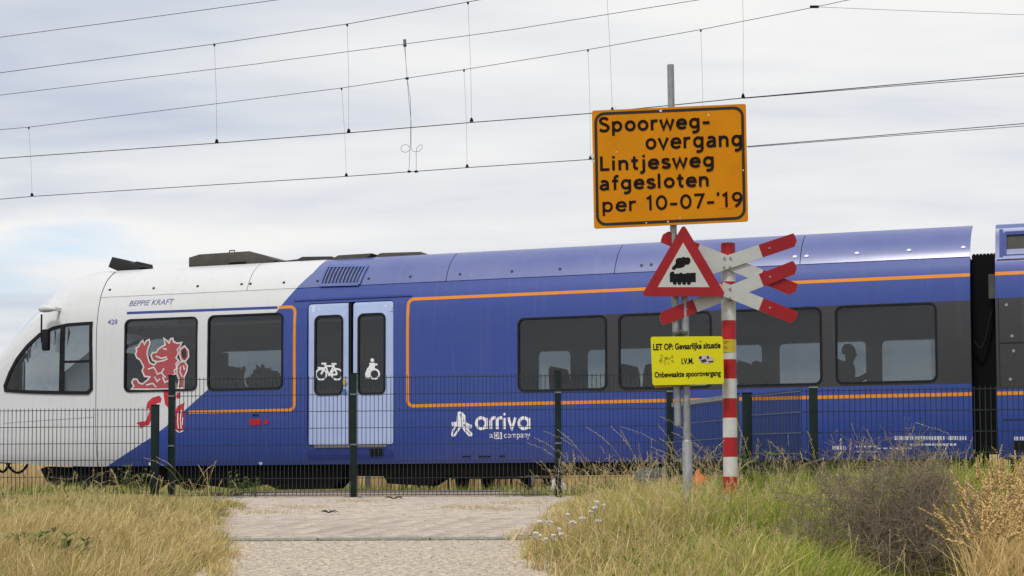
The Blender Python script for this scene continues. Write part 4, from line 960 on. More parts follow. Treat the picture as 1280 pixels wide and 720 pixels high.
# posts
zs = lambda py: sl2(850, py)[1]
def pole(name, pts, r_, y0=0.03):
    P = [(sl2(a, b)[0], y0, sl2(a, b)[1]) for a, b in pts]; return MB().tube(P, r_, 14).build(name, GREYPOST, sp, 40)
pole('post_sleeve', [(861.2, 760), (859, 553), (858.9, 550)], [0.042, 0.042, 0.034])
pole('post', [(858.8, 551), (856, 372), (854.6, 300)], 0.031)
pole('extension_post', [(847.6, 532), (843.7, 375), (841.7, 287), (838, 80)], 0.029)
a = sl2(850, 416.5); mb_ = MB(); mb_.box((a[0], 0.0, a[1]), (0.13, 0.04, 0.03)); mb_.box((a[0], -0.02, a[1] + .012), (0.03, 0.03, 0.03)); mb_.build('clamp', mat('dull clamp', (0.10, 0.10, 0.09), 0.6, 0.4), sp, bevel=0.004)
# big orange board
OR = mat('orange sign sheet', (0.58, 0.215, 0.002), 0.6, 0, 0.07, 3, 0.02, spec=0.12); OR2 = mat('fresh orange patch', (0.64, 0.20, 0.003), 0.6, 0, 0.05, spec=0.12)
OC = [(740.3, 139.5), (932.3, 131), (935.2, 277.5), (743, 286.5)]
bd = sflat('notice_board', [quad_round(OC, 0.018)], OR, sp, 0.03, 0.02)
sflat('border_line', [quad_round(OC, 0.085, 6, 0.019), quad_round(OC, 0.064, 6, 0.042)], mat('dark brown print', (0.020, 0.013, 0.009), 0.5), bd, 0.0415, 0.002)
TXT = mat('dark brown lettering', (0.010, 0.006, 0.004), 0.6, spec=0.1)
GL = {  # road-sign letters drawn as strokes: (advance, strokes); capitals are 1 high, small letters 0.7
    'S': (.66, [[(.52, .80), (.44, .91), (.31, .94), (.17, .90), (.11, .78), (.14, .64), (.27, .55), (.41, .48), (.53, .38), (.55, .24), (.47, .11), (.33, .06), (.18, .09), (.09, .20)]]),
    'p': (.66, [[(.1, .70), (.1, -.26)], 'E.31,.35,.21,.28']), 'o': (.64, ['E.31,.35,.225,.28']), 'r': (.46, [[(.1, 0), (.1, .70)], [(.1, .44), (.16, .57), (.26, .63), (.40, .62)]]),
    'w': (.82, [[(.04, .69), (.21, .04), (.39, .62), (.57, .04), (.74, .69)]]), 'v': (.60, [[(.04, .69), (.28, .04), (.52, .69)]]),
    'e': (.63, [[(.09, .36), (.53, .36), (.52, .48), (.44, .60), (.31, .63), (.17, .58), (.09, .45), (.08, .26), (.16, .12), (.30, .06), (.44, .08), (.53, .16)]]),
    'g': (.66, ['E.31,.36,.21,.27', [(.52, .69), (.52, -.06), (.47, -.18), (.34, -.24), (.20, -.22)]]), '-': (.50, [[(.05, .36), (.42, .36)]]),
    'a': (.61, [[(.12, .55), (.22, .63), (.36, .62), (.46, .53), (.47, .40), (.47, .0)], [(.47, .38), (.28, .37), (.13, .31), (.09, .20), (.14, .09), (.26, .06), (.39, .11), (.47, .22)]]),
    'n': (.62, [[(.1, 0), (.1, .69)], [(.1, .44), (.18, .57), (.30, .62), (.42, .57), (.48, .45), (.48, 0)]]), 'L': (.58, [[(.1, .99), (.1, .08), (.52, .08)]]),
    'i': (.27, [[(.1, 0), (.1, .69)], [(.1, .83), (.1, .98)]]), 't': (.44, [[(.19, .90), (.19, .20), (.25, .08), (.38, .07)], [(.03, .62), (.38, .62)]]),
    'j': (.34, [[(.19, .69), (.19, -.10), (.12, -.21), (-.01, -.22)], [(.19, .83), (.19, .98)]]),
    's': (.55, [[(.44, .53), (.36, .61), (.24, .63), (.12, .58), (.10, .46), (.20, .38), (.34, .32), (.45, .24), (.44, .12), (.33, .06), (.19, .06), (.07, .15)]]),
    'f': (.43, [[(.40, .95), (.28, .94), (.20, .84), (.20, 0)], [(.04, .62), (.38, .62)]]), 'l': (.28, [[(.1, 1), (.1, 0)]]), '1': (.44, [[(.05, .78), (.23, .93), (.23, 0)]]),
    '0': (.66, ['E.32,.49,.235,.42']), '7': (.60, [[(.05, .92), (.51, .92), (.21, 0)]]), '9': (.62, ['E.30,.67,.21,.25', [(.51, .64), (.48, .42), (.38, .20), (.20, .02)]]), "'": (.22, [[(.10, 1.02), (.06, .80)]]), ' ': (.36, [])}
def sign_text(s_, p0, p1, cap, parent, wt=0.185, gap=0.06):
    """one line between the two ends of its baseline in the picture"""
    a, b = Vector(sl2(*p0)), Vector(sl2(*p1)); tot = sum(GL[c][0] + gap for c in s_) - gap; d = (b - a) / tot; up = Vector((-d.y, d.x)).normalized() * (cap / 150.0); sx, sy = d.length, up.length
    mb_ = MB(); x = 0.0; dn, un = d.normalized(), up.normalized()
    for c in s_:
        for st in GL[c][1]:
            if isinstance(st, str):
                ex, ey, rx, ry = (float(v) for v in st[1:].split(',')); pts = [(ex + rx * math.cos(2 * math.pi * k / 22), ey + ry * math.sin(2 * math.pi * k / 22)) for k in range(22)]; cl = True
            else: pts = st; cl = False
            rib_mb(mb_, [((x + q[0]) * sx, q[1] * sy) for q in pts], wt * sy, 0.0, cl)
        x += GL[c][0] + gap
    me = mb_.mesh(); 
    for v in me.vertices: q = a + dn * v.co.x + un * v.co.y; v.co = (q.x, -0.0425 - v.co.z, q.y)
    fixn(me); return link('lettering', me, TXT, parent)
sign_text('Spoorweg-', (748.5, 166.6), (889, 161), 19, bd); sign_text('overgang', (807, 188.3), (929, 183.7), 20.5, bd, 0.17)
sign_text('Lintjesweg', (750, 214.8), (894, 209.2), 18.6, bd); sign_text('afgesloten', (749.5, 239.2), (887.5, 233.6), 18.4, bd); sign_text("per 10-07-'19", (752.8, 266.2), (929.5, 258.9), 18.6, bd, 0.165, 0.05)
sflat('patch', [spoly([(898, 250), (926, 249), (927, 258), (911, 262), (897, 261)])], OR2, bd, 0.041, 0.001); sflat('patch', [spoly([(914, 238), (924, 237), (925, 247), (915, 248)])], OR2, bd, 0.041, 0.001)
CH = mat('chipped white edge', (0.62, 0.58, 0.5), 0.7)
for px, py, r_ in ((886, 145, 1.6), (741, 196, 3.0), (742, 203, 2.4), (826, 140, 2.2), (808, 279.5, 1.3), (835, 278, 1.3), (850, 273, 1.1), (771, 191, 1.0), (770, 135.5, 1.4), (744, 268, 1.0), (929, 214, 1.2)):
    a = sl2(px, py); rsx = random.Random(int(px)); sflat('chip', [[(a[0] + r_ / 150 * rsx.uniform(.5, 1.2) * math.cos(k), a[1] + r_ / 150 * rsx.uniform(.5, 1.2) * math.sin(k)) for k in (0, .9, 1.8, 2.7, 3.6, 4.5, 5.4)]], CH, bd, 0.0425, 0.001)
# triangle
TR = sflat('triangle_board', [spoly([(852.5, 285), (855.5, 284), (858, 286.5), (905.5, 367), (904.5, 370.5), (901.5, 371.5), (808, 371.5), (804.5, 370), (804.5, 366.5)])], SIGNR, sp, 0.055, 0.012)
sflat('white_field', [spoly([(854.2, 304.5), (887, 360), (822.5, 360)])], SIGNW, TR, 0.062, 0.002)
zz = lambda x, y: sl2(800 + x / 4.8, 270 + y / 4.8)
body = [(180, 350), (188, 340), (205, 338), (208, 352), (240, 350), (242, 345), (252, 345), (256, 352), (280, 350), (285, 345), (295, 348), (335, 345), (336, 402), (180, 402)]
lo = sflat('locomotive_symbol', [[zz(*p) for p in body]], BLACKP, TR, 0.064, 0.001)
sflat('locomotive_wheels', [circ(*zz(x, 406), 0.0165, 12) for x in (210, 238, 266, 294)], BLACKP, lo, 0.0655, 0.001)
sflat('locomotive_smoke', [[zz(*p) for p in [(192, 325), (196, 310), (206, 303), (216, 288), (214, 270), (228, 257), (246, 257), (262, 250), (276, 256), (290, 252), (304, 264), (303, 284), (292, 297), (274, 298), (262, 312), (240, 318), (222, 318), (206, 330)]]], BLACKP, lo, 0.0645, 0.001)
# yellow board and the second sheet behind it
YE = mat('yellow sign sheet', (0.62, 0.58, 0.0), 0.45, 0, 0.05, 3)
YCN = [(813.6, 421.6), (903.4, 421.0), (905.0, 480.3), (816.0, 482.2)]
sflat('backing_board', [spoly([(818, 476), (818.3, 485.2), (838, 484), (900, 478), (900, 430), (818, 430)])], mat('ochre sheet', (0.45, 0.30, 0.02), 0.5), sp, 0.018, 0.004)
yb = sflat('warning_board', [quad_round(YCN, 0.02)], YE, sp, 0.052, 0.012)
stext('LET OP: Gevaarlijke situatie', 816.9, 438.2, 900.8, 7.9, 0.03, 0.06, yb); stext('I.V.M.', 852.2, 455.4, 867.3, 7.4, 0.03, 0.06, yb); stext('Onbewaakte spoorovergang', 818.6, 472.3, 901.2, 7.0, 0.028, 0.06, yb)
STK = sflat('sticker', [spoly([(872.5, 446.5), (880, 444.5), (887, 445.5), (893, 449.5), (892, 453), (884, 455.5), (876, 454), (873.5, 450.5)])], mat('pale sticker', (0.5, 0.42, 0.36), 0.5), yb, 0.0595, 0.001)
sflat('sticker_print', [spoly(p) for p in ([(873.5, 446.5), (877, 445.5), (877.5, 449), (874.5, 450)], [(876, 451), (882, 449), (884, 452.5), (878, 454)], [(883, 446), (886, 445.8), (887, 449), (884, 449)], [(885, 452), (892, 451.5), (891, 453.2), (886, 453.6)])], mat('dark blue print', (0.02, 0.022, 0.05), 0.5), STK, 0.061, 0.001)
mb_ = MB(); rsx = random.Random(4)
for k in range(16):
    p = [rsx.uniform(825, 841), rsx.uniform(446, 455)]; pth = [sl2(*p)]
    for j in range(2): p[0] += rsx.uniform(-3, 3); p[1] += rsx.uniform(-3, 3); pth.append(sl2(*p))
    rib_mb(mb_, pth, 0.0045, 0.0)
me = mb_.mesh(); remap(me, sfn(0.0598), weld=False); link('scribble', me, mat('olive ink', (0.22, 0.20, 0.02), 0.6), yb)
a = sl2(876, 427.5); sflat('chip', [circ(a[0], a[1], 0.006, 6)], BLACKP, yb, 0.06, 0.001)

# striped post with crossbucks
YC = depth(149.0)
cb = on_depth(911, 640, YC); cb.z = float(gz(cb.x, cb.y)) - 0.02
cp = empty('crossbuck_post', cb, (0, 0, 0), 'red and white striped post with double red-tipped crossing boards', 'crossing sign')
def cl2(px, py): p = on_depth(px, py, YC) - cb; return p.x, p.z
WB = mat('white post band', (0.56, 0.55, 0.52), 0.5, 0, 0.1, 9); RB = mat('red post band', (0.38, 0.013, 0.017), 0.45, 0, 0.1, 9)
pr = 18.2 / 2 / 149.0; y_ = 304.3; k = 0; zt_ = cl2(911, 304.3)[1]; band_h = 24.4 / 149.0
while zt_ > -0.1:
    zb_ = max(zt_ - band_h, -0.25); mb_ = MB(); mb_.tube([(cl2(911, 400)[0], 0, zb_), (cl2(911, 400)[0], 0, zt_)], pr, 24); mb_.build('band', RB if k % 2 == 0 else WB, cp, 40); zt_ = zb_; k += 1
lbx = cl2(911, 433); mb_ = MB(); n = 10
for i in range(n + 1):
    a = R(-150 + 115 * i / n); mb_.v += [(lbx[0] + (pr + .002) * math.cos(a), (pr + .002) * math.sin(a), lbx[1] - .055), (lbx[0] + (pr + .002) * math.cos(a), (pr + .002) * math.sin(a), lbx[1] + .055)]
mb_.f += [(2 * i, 2 * i + 2, 2 * i + 3, 2 * i + 1) for i in range(n)]; lbl = mb_.build('yellow_label', mat('yellow label', (0.55, 0.40, 0.02), 0.5), cp, 60)
mb_ = MB()
for dz, l_ in ((0.035, .5), (0.022, .3), (-.005, .25), (-.02, .45)):
    for i in range(8):
        a = R(-140 + 90 * l_ * i / 8); a2 = R(-140 + 90 * l_ * (i + 1) / 8); rr = pr + .004
        mb_.add([(lbx[0] + rr * math.cos(a), rr * math.sin(a), lbx[1] + dz), (lbx[0] + rr * math.cos(a2), rr * math.sin(a2), lbx[1] + dz), (lbx[0] + rr * math.cos(a2), rr * math.sin(a2), lbx[1] + dz + .005), (lbx[0] + rr * math.cos(a), rr * math.sin(a), lbx[1] + dz + .005)], [(0, 1, 2, 3)])
mb_.build('label_lines', mat('brown print', (0.2, 0.13, 0.02), 0.6), lbl)
def arm(p0, p1, off, half=False):
    a = Vector(cl2(*p0)); b = Vector(cl2(*p1)); d = (b - a).normalized(); n = Vector((-d.y, d.x)); w = 16.6 / 149 / 2; ln = (b - a).length
    def P(t, s_): q = a + d * t + n * (s_ * w); return (q.x, q.y)
    c = 0.034
    e0_ = [P(0, -1), P(0, 1)] if half else [P(0.008, -1), P(0, -.55), P(0, .25), P(c, 1)]
    e1_ = [P(ln - 0.008, 1), P(ln, .55), P(ln, -.25), P(ln - c, -1)]
    pts = e0_ + e1_
    me = flat([pts], 0.012); remap(me, sfn(off)); bo = link('cross_board', me, SIGNW, cp)
    rl = 47 / 149.0
    for e0, e1, pp in ((0, rl, e0_ + [P(rl, 1), P(rl, -1)]), (ln - rl, ln, [P(ln - rl, 1)] + e1_ + [P(ln - rl, -1)])):
        if half and e0 == 0: continue
        me = flat([pp], 0.0014); remap(me, sfn(off + 0.007)); link('red_end', me, SIGNR, bo)
        t_ = (e0 + e1) / 2 - (rl * .25 if e0 else -rl * .25); q = P(t_, 0); me = flat([circ(q[0], q[1], 0.008, 8)], 0.006); remap(me, sfn(off + 0.009)); link('screw', me, GREYPOST, bo)
    return bo
arm((827, 296.5), (993, 364), pr + 0.010); arm((822, 358), (993, 301), pr + 0.028); arm((824, 400.5), (993, 335), pr + 0.028); arm((899, 362), (992.5, 399.5), pr + 0.046, True)
for px, py in ((903.7, 324.3), (911.2, 324.3), (903.2, 335.4), (910.6, 335.4), (910.4, 363), (910.4, 374.5), (903.2, 374.5)):
    q = cl2(px, py); me = flat([circ(q[0], q[1], 0.010, 10)], 0.012); remap(me, sfn(pr + (0.039 if py < 340 else 0.056))); link('bolt', me, GREYPOST, cp)

# ------------------------------------------------------------------ overhead line
def wire_pts(pts, y):
    (xa, ya), (xb, yb_) = pts[0], pts[1]; (xc, yc), (xd, yd) = pts[-2], pts[-1]
    pts = [(xa - 500, ya - (yb_ - ya) / (xb - xa) * 500)] + list(pts) + [(xd + 600, yd + (yd - yc) / (xd - xc) * 600)]
    return [(lambda q: (q[0], y, q[1]))(tu(px, py, y)) for px, py in pts]
def overhead(label, y, contact, mess, drops, dbl=None):
    root = empty('overhead_line', T_ORG + VY * y, (0, 0, T_ANG), label, 'overhead line', 'overhead lines')
    sh = lambda P: [(a, 0.0, c) for a, b, c in P]
    MB().tube(sh(wire_pts(contact, y)), 0.0065, 6).build('contact_wire', CWIRE, root, 60)
    MB().tube(sh(wire_pts(mess, y)), 0.0050, 6).build('messenger_wire', CWIRE, root, 60)
    for (xa, ya), (xb, yb_) in drops:
        a = tu(xa, ya, y); b = tu(xb, yb_, y); m_ = ((a[0] + b[0]) / 2 + 0.012, (a[1] + b[1]) / 2)
        d = MB().tube([(a[0], 0, a[1]), (m_[0], 0, m_[1]), (b[0], 0, b[1])], 0.0020, 5).build('dropper', CWIRE, root, 60)
        MB().box((a[0], 0, a[1] - .015), (0.024, 0.02, 0.04)).build('clip', DARKEQ, d); MB().prism([(b[0] - .026, b[1]), (b[0] + .026, b[1]), (b[0] + .008, b[1] + .055), (b[0] - .008, b[1] + .055)], -.02, .02).build('clip', DARKEQ, d)
    if dbl: MB().tube(sh(wire_pts(dbl, y))[1:], 0.005, 6).build('contact_wire', CWIRE, root, 60)
    return root
overhead('overhead contact line of the near track, upper of the two contact wires', NEAR_TRACK, [(0, 198), (270, 179), (436, 166), (590, 153), (735, 142), (929, 122.5), (1280, 91.5)], [(0, 91), (268, 55), (434, 30), (585, 2.5), (760, -31), (928, -66)],
         [((268, 55), (271, 178.5)), ((434, 30), (436, 165.5)), ((585, 2.5), (589.5, 152)), ((757, -30), (765.5, 139)), ((927, -66), (929, 122))], [(929, 123), (1100, 109), (1280, 95)])
rB = overhead('overhead contact line above the train, lower of the two contact wires', 0.0, [(0, 249), (40, 245.5), (433, 220.5), (584, 209.5), (735, 199.5), (935, 183), (1280, 154.5)], [(0, 162), (36, 159), (427, 110), (580, 87), (735, 62), (876, 37), (1018, 9), (1060, 0)],
         [((36, 159), (40, 245)), ((427, 110), (433, 220.5)), ((580, 87), (584, 209.5)), ((735, 62), (738, 199)), ((876, 37), (879, 187))], [(935, 184), (1100, 171), (1280, 157.5)])
# current connector with its two loops, and the clamp where a stay wire ends
def c2(px, py): q = tu(px, py, 0.0); return (q[0], 0.0, q[1])
zq = lambda x, y: c2(480 + x / 3.6, 30 + y / 3.6)
MB().tube([zq(94, 72), zq(97, 150), zq(104, 245), zq(112, 340), zq(122, 440), zq(122, 520), zq(122, 560)], 0.0035, 5).build('connector_cable', CWIRE, rB, 60)
MB().tube([zq(92, 95), zq(101, 200), zq(104, 245), zq(118, 330), zq(121, 440), zq(119, 520), zq(115, 600), zq(112, 665)], 0.0035, 5).build('connector_cable', CWIRE, rB, 60)
lo_ = [zq(96 + 20 * math.cos(t_), 560 + 17 * math.sin(t_)) for t_ in np.linspace(0.3, 6.2, 18)]; MB().tube(lo_, 0.0036, 5).build('connector_loop', CWIRE, rB, 60)
lo_ = [zq(122, 560), zq(130, 572), zq(142, 576), zq(158, 572), zq(170, 560), zq(174, 548), zq(168, 543), zq(156, 548), zq(147, 560), zq(145, 580), zq(145, 665)]; MB().tube(lo_, 0.0036, 5).build('connector_loop', CWIRE, rB, 60)
for x, y in ((94, 97), (104, 245), (113, 664), (145, 664)): p = zq(x, y); MB().box(p, (0.05, 0.03, 0.035)).build('clip', DARKEQ, rB)
MB().tube([zq(93, 70), zq(94, 97)], 0.03, 6).build('clip', GALV, rB)
for lab, y, pts in (('thin feeder wire crossing the top left corner of the sky', -3.2, [(0, 46.5), (170, 24), (345, 0)]), ('feeder wire between the two messenger wires with the connector hanging from it', 0.0, [(0, 119), (320, 80), (640, 37), (872, 0)])):
    P = wire_pts(pts, y); o = MB().tube([T2W(*q) for q in P], 0.0050, 6).build('feeder_wire', CWIRE, None, 60); tag(o, lab, 'wire')
P = [T2W(*(lambda q: (q[0], 0.0, q[1]))(tu(a, b, 0.0))) for a, b in ((1018, 8.5), (1150, 14), (1280, 18.5), (1700, 32))]
o = MB().tube(P, 0.0035, 6).build('stay_wire', GALV, None, 60); tag(o, 'pale stay wire branching off to the upper right edge', 'wire')
MB().box(tuple(P[0]), (0.14, 0.04, 0.035)).build('clamp', DARKEQ, o); 

# ------------------------------------------------------------------ things beyond the track, seen under the train
def parked_car(px, Y, rot, paintm, label, L_=4.3, W_=1.75, plate=False):
    p = on_depth(px, 607, Y); z = 1.385
    r = empty('parked_car', (p.x, p.y, z), (0, 0, rot), label, 'car')
    prof_ = [(-2.1, 0.28), (-2.15, 0.55), (-2.05, 0.95), (-1.75, 1.42), (-1.2, 1.50), (0.2, 1.48), (1.0, 1.0), (1.9, 0.88), (2.12, 0.62), (2.1, 0.28)]
    MB().prism(prof_, -W_ / 2, W_ / 2).build('body', paintm, r, bevel=0.07)
    for sy in (-1, 1):
        MB().prism([(-1.65, 1.0), (-1.5, 1.38), (0.15, 1.38), (0.8, 1.02)], sy * (W_ / 2 + 0.004), sy * (W_ / 2 + 0.008)).build('side_window', FRAMEM, r)
        for wx in (-1.32, 1.30):
            t_ = MB().tube([(wx, sy * (W_ / 2 - 0.20), 0.32), (wx, sy * (W_ / 2 - 0.18), 0.32), (wx, sy * (W_ / 2 - 0.01), 0.32), (wx, sy * (W_ / 2 + 0.01), 0.32)], [0.28, 0.32, 0.32, 0.28], 20).build('wheel', RUBBER, r, 40)
            MB().tube([(wx, sy * (W_ / 2 + 0.008), 0.32), (wx, sy * (W_ / 2 + 0.016), 0.32)], 0.19, 14).build('rim', GREYPOST, t_, 40)
        MB().box((-2.12, sy * 0.66, 0.80), (0.06, 0.28, 0.16)).build('tail_light', REDL, r, bevel=0.01)
    MB().prism([(-2.06, 0.97), (-1.78, 1.40), (-1.80, 1.42), (-2.09, 0.98)], -0.66, 0.66).build('rear_window', FRAMEM, r)
    MB().box((-2.13, 0, 0.36), (0.10, W_ - 0.1, 0.16)).build('bumper', RUBBER, r, bevel=0.02)
    if plate: MB().box((-2.19, 0.25, 0.42), (0.02, 0.52, 0.11)).build('number_plate', mat('yellow plate', (0.62, 0.36, 0.01), 0.5), r)
    return r
parked_car(634, 42, R(78), mat('black car paint', (0.012, 0.012, 0.014), 0.3, coat=0.5), 'black car with yellow rear plate seen under the train', plate=True)
parked_car(584, 47, R(20), mat('grey car paint', (0.16, 0.17, 0.18), 0.3, coat=0.5), 'grey car behind the black one, mostly hidden by the train')
p = on_depth(459.5, 607, 40); o = MB().box((0, 0, 0.5), (0.11, 0.09, 1.0)).build('marker_post', mat('weathered grey post', (0.10, 0.11, 0.11), 0.8, 0, 0.2, 12), bevel=0.01); o.location = (p.x, p.y, 1.33); tag(o, 'dark square post standing beyond the train at the crossing', 'post')
p = on_depth(436, 607, 41); r = empty('marker_post', (p.x, p.y, 1.33), (0, 0, 0), 'thin post with red reflector beyond the train', 'post')
MB().tube([(0, 0, 0), (0, 0, 0.5)], 0.03, 8).build('post', GREYPOST, r); MB().box((0, -0.02, 0.40), (0.26, 0.05, 0.10)).build('reflector', mat('orange red reflector', (0.6, 0.10, 0.03), 0.4), r, bevel=0.01)
# orange netting bundle and grey drum in the grass behind the fence
def lump(name, c, d, m, label, cat, seed, seg=14):
    rsx = random.Random(seed); bm = bmesh.new(); bmesh.ops.create_icosphere(bm, subdivisions=3, radius=1)
    for v in bm.verts:
        f = 1 + 0.16 * math.sin(v.co.x * 7 + seed) * math.cos(v.co.y * 6) + 0.14 * math.sin(v.co.z * 9 + 2 * v.co.x * 3); v.co = (v.co.x * d[0] * f, v.co.y * d[1] * f, max(-0.1 * d[2], v.co.z * d[2] * f))
    me = bpy.data.meshes.new(name); bm.to_mesh(me); bm.free(); o = link(name, me, m, smooth=35); o.location = c; return tag(o, label, cat)
p = on_depth(874, 600, 17.9); lump('orange_netting', (p.x, p.y, 1.36), (0.14, 0.12, 0.25), mat('orange plastic', (0.62, 0.12, 0.03), 0.6, 0, 0.3, 30, 0.6, 50), 'bundled orange plastic netting in the grass between grey and striped posts', 'netting', 2)
p = on_depth(698, 606, 34); lump('white_sack', (p.x, p.y, 1.36), (0.16, 0.14, 0.30), mat('white sack', (0.6, 0.6, 0.6), 0.7), 'small white sack lying beyond the train right of the black car', 'sack', 5)
p = on_depth(816, 600, 21.6); r = empty('cable_drum', (p.x, p.y, 1.36), (0, 0, 0.5), 'small grey drum in the grass behind the fence left of the signpost', 'drum')
MB().tube([(0, -.14, .17), (0, .14, .17)], 0.12, 14).build('core', mat('grey drum', (0.14, 0.16, 0.18), 0.7), r, 40)
for sy in (-.15, .15): MB().tube([(0, sy - .012, .17), (0, sy + .012, .17)], 0.19, 18).build('flange', MATS['grey drum'], r, 40)

# ------------------------------------------------------------------ vegetation
def veg_mat(name, rough=0.75, trans=0.35):
    m = bpy.data.materials.new(name); m.use_nodes = True; t = m.node_tree; b = t.nodes['Principled BSDF']; o = t.nodes['Material Output']
    at = t.nodes.new('ShaderNodeAttribute'); at.attribute_name = 'Col'
    c = t.nodes.new('ShaderNodeTexCoord'); n = t.nodes.new('ShaderNodeTexNoise'); n.inputs['Scale'].default_value = 9; t.links.new(c.outputs['Object'], n.inputs['Vector'])
    mr = t.nodes.new('ShaderNodeMapRange'); mr.inputs[3].default_value = 0.75; mr.inputs[4].default_value = 1.25; t.links.new(n.outputs[0], mr.inputs[0])
    mx = t.nodes.new('ShaderNodeMixRGB'); mx.blend_type = 'MULTIPLY'; mx.inputs[0].default_value = 1; t.links.new(at.outputs['Color'], mx.inputs[1]); t.links.new(mr.outputs[0], mx.inputs[2])
    t.links.new(mx.outputs[0], b.inputs['Base Color']); b.inputs['Roughness'].default_value = rough; b.inputs['Specular IOR Level'].default_value = 0.25
    tr = t.nodes.new('ShaderNodeBsdfTranslucent'); t.links.new(mx.outputs[0], tr.inputs[0])
    ms = t.nodes.new('ShaderNodeMixShader'); ms.inputs[0].default_value = trans; t.links.new(b.outputs[0], ms.inputs[1]); t.links.new(tr.outputs[0], ms.inputs[2]); t.links.new(ms.outputs[0], o.inputs['Surface'])
    return m
VEG = veg_mat('grass blades')
def tri_mesh(name, V_, F_, C_, m, parent=None):
    me = bpy.data.meshes.new(name); V_ = np.asarray(V_, np.float32); F_ = np.asarray(F_, np.int32)
    me.vertices.add(len(V_)); me.vertices.foreach_set('co', V_.ravel())
    me.loops.add(F_.size); me.loops.foreach_set('vertex_index', F_.ravel())
    me.polygons.add(len(F_)); me.polygons.foreach_set('loop_start', np.arange(0, F_.size, 3, dtype=np.int32))
    at = me.attributes.new('Col', 'FLOAT_COLOR', 'POINT'); at.data.foreach_set('color', np.concatenate([np.asarray(C_, np.float32), np.ones((len(C_), 1), np.float32)], 1).ravel())
    me.update(calc_edges=True); me.validate(); return link(name, me, m, parent)
class Veg:
    def __init__(s): s.V, s.F, s.C, s.n = [], [], [], 0
    def put(s, V_, F_, C_): s.V.append(V_); s.F.append(F_ + s.n); s.C.append(C_); s.n += len(V_)
    def build(s, name, parent=None): return tri_mesh(name, np.concatenate(s.V), np.concatenate(s.F), np.concatenate(s.C), VEG, parent)
    def ribbons(s, P, W, col0, col1, wdir=None):
        """P (n, k, 3) centre lines, W (n, k) widths, colours (n, 3) at root and tip"""
        n, k, _ = P.shape
        if wdir is None:
            a = RNG.uniform(0, math.pi, n); wdir = np.stack([np.cos(a), np.sin(a), np.zeros(n)], 1)
        o_ = wdir[:, None, :] * (W[:, :, None] / 2); V_ = np.stack([P - o_, P + o_], 2).reshape(-1, 3)
        q = np.arange(k - 1); f = np.concatenate([np.stack([2 * q, 2 * q + 1, 2 * q + 3], 1), np.stack([2 * q, 2 * q + 3, 2 * q + 2], 1)])
        F_ = (f[None] + (np.arange(n) * 2 * k)[:, None, None]).reshape(-1, 3)
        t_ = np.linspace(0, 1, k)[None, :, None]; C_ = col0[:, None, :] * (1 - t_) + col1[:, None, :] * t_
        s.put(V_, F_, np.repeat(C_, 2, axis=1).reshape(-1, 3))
    def grains(s, c, axis_, ln, wd, col):
        """flat spikelets: diamonds around centre c along axis"""
        n = len(c); r_ = RNG.normal(size=(n, 3)); side = np.cross(axis_, r_); side /= np.linalg.norm(side, axis=1, keepdims=True) + 1e-9
        a, b = axis_ * ln[:, None] / 2, side * wd[:, None] / 2; e2 = np.cross(axis_, side) * wd[:, None] / 2
        V_ = np.stack([c - a, c + b, c - b * .5 + e2 * .87, c - b * .5 - e2 * .87, c + a], 1).reshape(-1, 3)
        f = np.array([[0, 1, 2], [0, 2, 3], [0, 3, 1], [4, 2, 1], [4, 3, 2], [4, 1, 3]]); F_ = (f[None] + (np.arange(n) * 5)[:, None, None]).reshape(-1, 3)
        s.put(V_, F_, np.repeat(col, 5, axis=0))
def fbm(x, y, seed=0):
    r_ = np.random.default_rng(seed); v = np.zeros_like(x)
    for k in range(7):
        f = 0.5 * 1.6 ** k; a = r_.uniform(0, 6.28); v += np.sin((x * math.cos(a) + y * math.sin(a)) * f + r_.uniform(0, 6.28)) / 1.25 ** k
    return v / 2.2
TAN = np.array((0.61, 0.455, 0.215)); STRAW = np.array((0.84, 0.67, 0.36)); GREEN = np.array((0.14, 0.235, 0.022)); OLIVE = np.array((0.37, 0.35, 0.07)); RUSTY = np.array((0.44, 0.25, 0.12)); LIME = np.array((0.35, 0.46, 0.04))
def curved(x, y, z, h, lean, bend, az_, k):
    """stems: start, height, lean and end bend"""
    t_ = np.linspace(0, 1, k)[None, :]; r_ = (lean[:, None] * t_ + bend[:, None] * t_ ** 2.6) * h[:, None]
    zz_ = z[:, None] + h[:, None] * (t_ - 0.45 * (np.abs(bend)[:, None]) * t_ ** 3)
    return np.stack([x[:, None] + np.cos(az_)[:, None] * r_, y[:, None] + np.sin(az_)[:, None] * r_, zz_], 2)
def pal(w, cols):
    w = np.clip(w, 1e-4, None); w = w / w.sum(1, keepdims=True); c = w.cumsum(1); r_ = RNG.uniform(size=len(w))[:, None]; i = (r_ > c).sum(1).clip(0, len(cols) - 1); return np.array(cols)[i]
